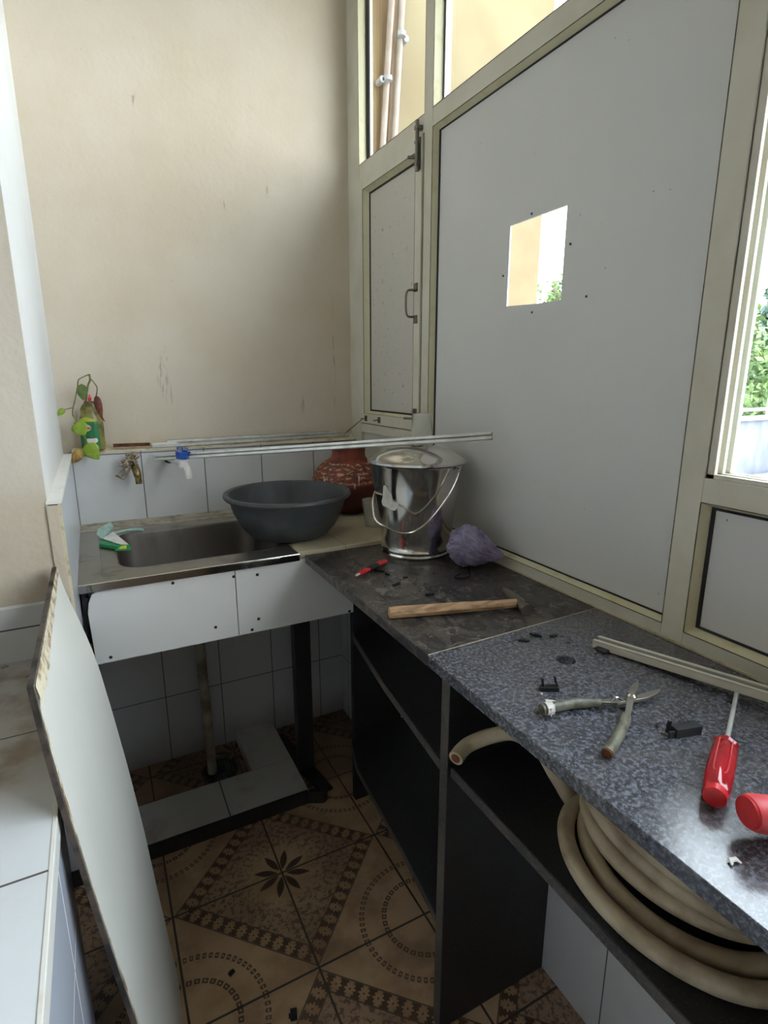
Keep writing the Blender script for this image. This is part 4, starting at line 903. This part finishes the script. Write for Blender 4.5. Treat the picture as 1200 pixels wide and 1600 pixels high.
BITS = [(1070, 1146, 'block', 'black plastic clip block between the shears and the screwdriver', 'plastic_clip', -.25, 1), (858, 1078, 'fork', 'two-pronged black plastic clip just above the shears handle', 'plastic_clip', -.5, 1),
        (818, 1002, 'chip', 'leftmost black plastic chip in the row above the drilled hole', 'plastic_chip', -.6, 1), (837, 994, 'wedge', 'second black plastic chip from the left in the row above the drilled hole', 'plastic_chip', -.9, 1), (864, 995, 'chip', 'black plastic chip nearest the drilled hole, right end of the row', 'plastic_chip', -.2, .9),
        (889, 1003, 'sliver', 'tiny black sliver above and right of the drilled hole', 'plastic_sliver', 1.2, .7), (911, 1110-2, 'sliver', 'tiny black sliver just below the shears handle', 'plastic_sliver', .3, .5),
        (605, 898, 'wedge', 'black plastic scrap immediately right of the box cutter', 'plastic_chip', -1.2, .9), (633, 903, 'chip', 'black plastic scrap between box cutter and net bag', 'plastic_chip', .2, .7), (620, 914, 'bars', 'pair of thin black plastic bars below the box cutter', 'plastic_chip', .35, .9),
        (671, 930, 'wedge', 'black plastic scrap just above the hammer handle', 'plastic_chip', -.1, .9), (678, 896, 'chip', 'small black speck of plastic in front of the bucket', 'plastic_chip', .5, .4),
        (1029, 1134, 'sliver', 'thin black sliver left of the clip block', 'plastic_sliver', .5, 1)]
for a in BITS:
    b, lab, nm = bit(*a[:2], a[2], a[3], a[4], a[5], a[6]); tag(b.build(nm, M['black_plastic'], bevel=.0004), lab, 'plastic scrap', 'black plastic scraps on the worktop')
p = at(1149, 1351, 'z', ZC); b = MB(Matrix.Translation((p.x, p.y, ZC)))
b.tube([(-.006, 0, .002), (-.002, .004, .003), (.004, .002, .003), (.005, -.003, .002)], [.001, .0030, .0030, .001], 8, flat=.5); tag(b.build('shell_chip', M['label_white'], smooth=True), 'small white curled chip in the shadow of the red taped handle', 'chip')
p = at(846, 1085, 'z', ZC); tag(MB().lathe([(.0, .003), (.002, .002), (.0024, 0)], (p.x, p.y, ZC), 8).build('white_crumb', M['label_white']), 'tiny white crumb beside the two-pronged clip', 'crumb')

# floor litter
for (u, v, lab, rz) in ((362, 1521, 'small black plastic piece on the floor inside the ring pattern', .5), (459, 1587, 'larger black plastic piece on the floor at the bottom of the picture', 1.3)):
    p = at(u, v, 'z', 0); b = MB(Matrix.Translation((p.x, p.y, 0)) @ Matrix.Rotation(rz, 4, 'Z')); s_ = .8 if u < 400 else 1.25
    b.box(-.009*s_, .009*s_, -.006*s_, .006*s_, 0, .006*s_); b.box(-.004*s_, .004*s_, .006*s_, .009*s_, 0, .003)
    tag(b.build('plastic_chip', M['black_plastic'], bevel=.0006), lab, 'plastic scrap', 'black plastic scraps on the floor')

# ------------------------------------------------------------------ hose coil on the shelf
hs = empty('rubber_hose', (-.2, -1.6, .622)); tag(hs, 'coil of cream rubber hose stuffed on the shelf under the near worktop', 'hose')
rh = .0135; path = []
pp = [(-.283, -1.262+.13, .637), (-.225, -1.118+.01-.13, .655), (-.165, -1.24, .660), (-.13, -1.27, .652)]
pts = [at(712, 1185, 'y', -1.285), at(722, 1172, 'y', -1.275), at(737, 1161, 'y', -1.272), at(770, 1149, 'y', -1.29), at(805, 1146, 'y', -1.32), at(845, 1172, 'y', -1.35), at(872, 1216, 'y', -1.38), at(905, 1256, 'y', -1.41), (-.205, -1.450, .775), (-.150, -1.50, .800)]
LO = [(.6825, -.216, -1.584, .131, .172), (.6835, -.200, -1.582, .112, .150), (.7085, -.188, -1.567, .100, .150), (.7110, -.184, -1.560, .070, .126), (.7330, -.186, -1.575, .096, .162), (.7400, -.178, -1.556, .066, .130), (.7600, -.190, -1.585, .094, .166), (.7700, -.176, -1.560, .064, .130), (.7880, -.184, -1.582, .090, .160), (.8150, -.180, -1.578, .088, .156), (.8420, -.182, -1.58, .088, .152)]
MB().tube(spline(pts, 5), rh, 16).build('hose_end', M['hose'], hs, smooth=True)
pth = []
rr_ = random.Random(5)
for k_, (z, cx, cy, rx, ry) in enumerate(LO):
    nz = LO[k_+1][0] if k_+1 < len(LO) else z+.02
    w1_, w2_ = rr_.uniform(0, 6), rr_.uniform(-.006, .006)
    for k in range(18):
        f_ = k/18; th = PI/2-2*PI*f_; nx_ = LO[min(k_+1, len(LO)-1)]; g_ = max(0, (f_-.7)/.3)
        c0, c1, r0, r1 = cx+(nx_[1]-cx)*g_, cy+(nx_[2]-cy)*g_, rx+(nx_[3]-rx)*g_, ry+(nx_[4]-ry)*g_
        pth.append(Vector((c0-r0*math.cos(th), c1+r1*math.sin(th), z+(nz-z)*g_+w2_*math.sin(2*th+w1_)*(1 if k_ else 0))))
MB().tube(spline(pth, 4), rh, 16).build('coil', M['hose'], hs, smooth=True)
p = pts[0]; d = (pts[0]-spline(pts, 5)[1]).normalized(); MB().tube([p+d*.0002, p+d*.0012], .0085, 16).build('open_mouth', M['rust'], hs)

# ------------------------------------------------------------------ outdoors
yw = MB().box(.292, 1.148, .30, .9, -6, 6).build('yellow_building_wing', M['yellow']); tag(yw, 'pale yellow rendered building wing outside the window', 'building')
oc = MB().box(.06, .29, .295, .9, -6, 6).build('shaded_wall_face', M['ochre']); tag(oc, 'outside wall face beside the pipes, its shade coloured in as darker ochre', 'wall')
def opipe(x0, x1, y, r, nm, m, lab, cat, g=None):
    return tag(MB().tube([(x0, y, 4), (x1, y, 0)], r, 14).build(nm, M[m], smooth=True), lab, cat, g)
def lean(u0, v0, u1, v1, y):
    a_, b_ = at(u0, v0, 'y', y), at(u1, v1, 'y', y); d = (b_-a_)/(b_.z-a_.z); return (a_+d*(3.6-a_.z), a_+d*(.2-a_.z))
for (q_, r_, m_, lab, nm) in (((612, 0, 599, 215, .27), .0125, 'pipe_pale', 'left pale outside pipe running up the ochre wall strip', 'outdoor_pipe'), ((628, 0, 616, 215, .27), .0140, 'pipe_pale', 'right pale outside pipe running up the yellow wall', 'outdoor_pipe'), ((617, 0, 607, 215, .285), .004, 'copper', 'thin orange wire between the two outside pipes', 'wire')):
    a_, b_ = lean(*q_); tag(MB().tube([a_, b_], r_, 14).build(nm, M[m_], smooth=True), lab, 'pipe' if 'pipe' in nm else 'wire')
for (u, v, du, lab) in ((604, 125, -8, 'white pipe clip on the left outside pipe'), (625, 56, 8, 'white pipe clip on the right outside pipe')):
    p = at(u, v, 'y', .262); q_ = at(u+du, v+(6 if du > 0 else 0), 'y', .262); b = MB(); b.tube([p+Vector((0, -.012, -.008)), p+Vector((0, -.012, .008))], .017, 10); b.tube([q_+Vector((0, .03, 0)), q_+Vector((0, -.01, 0))], .012, 10)
    b.bx((p+q_)/2, (q_-p)/2, (0, .01, 0), (0, 0, .006)); tag(b.build('pipe_clip', M['clip_white'], smooth=True), lab, 'pipe clip')
p0, p1 = at(1130, 661, 'y', 2.5), at(1170, 641, 'y', 2.5)
pw = MB(); pw.box(5.2, 12, 2.5, 2.7, -1.2, .852); tag(pw.build('terrace_parapet', M['grey_concrete']), 'weathered white rendered parapet outside the right window', 'parapet')
tag(MB().box(5.2, 12, 2.44, 2.76, .853, .885).build('parapet_coping', M['white_coping']), 'white coping on top of the outside parapet', 'coping')
tag(MB().tube([(5.2, 2.6, .985), (12, 2.6, .985)], .025, 10).build('terrace_rail', M['white_coping']), 'white horizontal rail above the outside parapet', 'rail')
tag(MB().box(6.9, 9, 1.2, 2.3, -.6, .14).build('concrete_ledge', M['grey_concrete']), 'low pale concrete block in front of the outside parapet', 'block')
tag(MB().box(1.2, 12, -6, 2.5, -1.4, -1.2).build('terrace_roof', M['grey_concrete']), 'grey flat roof below the right window', 'roof')
for k, x in enumerate((6.45, 6.95, 7.6, 8.3)):
    tag(MB().box(x, x+.03, 2.585, 2.615, .886, 1.22).build('rail_post', M['far_wall']), ('leftmost', 'second from left', 'third from left', 'rightmost')[k]+' thin pale post standing on the outside parapet', 'post', 'posts on the outside parapet')
struct(MB().box(-60, 160, -60, 160, -6.4, -6).build('ground', M['terr']), 'green ground far below the window', 'ground')
def tree(c, r, h, n_, m, lab, seed, ls=.10, cone=False, grp=None, z0=-6):
    rr = random.Random(seed); root = empty('tree', (c[0], c[1], z0)); tag(root, lab, 'tree', grp)
    MB().tube([(c[0], c[1], z0), (c[0]+.1, c[1], c[2]-h*.2), (c[0], c[1], c[2]+h*.3)], [.16, .10, .03], 8).build('trunk', M['bark'], root, smooth=True)
    b = MB()
    lob = [Vector((rr.gauss(0, .45)*r, rr.gauss(0, .45)*r, rr.uniform(-.75, .75)*h)) for _ in range(34)]
    for i in range(n_):
        if cone:
            t = rr.random(); L_ = Vector((0, 0, -h+2*h*t)); a = rr.uniform(0, 6.28); q = r*(1-t)*(.35+.65*((t*9) % 1))*rr.uniform(.3, 1); P = Vector(c)+L_+Vector((q*math.cos(a), q*math.sin(a), -.15*q))
        else:
            L_ = lob[i % len(lob)]; v = Vector((rr.gauss(0, 1), rr.gauss(0, 1), rr.gauss(0, 1))).normalized()*(r*.34)*rr.uniform(.6, 1); P = Vector(c)+L_+v
        a = Vector((rr.gauss(0, 1), rr.gauss(0, 1), rr.gauss(0, 1))).normalized(); bb = a.cross(Vector((rr.gauss(0, 1), rr.gauss(0, 1), 1))).normalized(); s_ = ls*rr.uniform(.6, 1.3)
        b.add([P-a*s_, P+bb*s_*.45, P+a*s_, P-bb*s_*.45], [(0, 1, 2, 3)])
    f = b.build('crown', M[m], root); return root
tree((12.2, 6.6, 1.2), 1.7, 2.2, 9000, 'foliage', 'bright green bushy tree filling the right window view', 1, .11)
tree((16.2, 5.6, .9), 1.9, 2.2, 8000, 'foliage', 'lower green tree at the right end of the window view', 2, .11)
tree((19.5, 9.1, 3.4), 1.5, 3.0, 5000, 'pine', 'dark blue-green conifer behind the bright green trees', 3, .16, True)
c_ = at(857, 452, 'x', 5.0); tree((c_.x+.05, c_.y-.05, c_.z-.05), .20, .22, 260, 'foliage', 'sparse tree top seen through the square hole in the panel', 4, .045)
c_ = at(1176, 462, 'x', 40); b = MB(); b.box(40, 46, c_.y-1.0, c_.y+1.6, -6, c_.z+.3); b.box(40, 46, c_.y-2.6, c_.y-1.1, -6, c_.z-.8)
tag(b.build('distant_building', M['far_wall']), 'pale distant building on the skyline in the right window', 'building')
print('objects', len(bpy.data.objects))
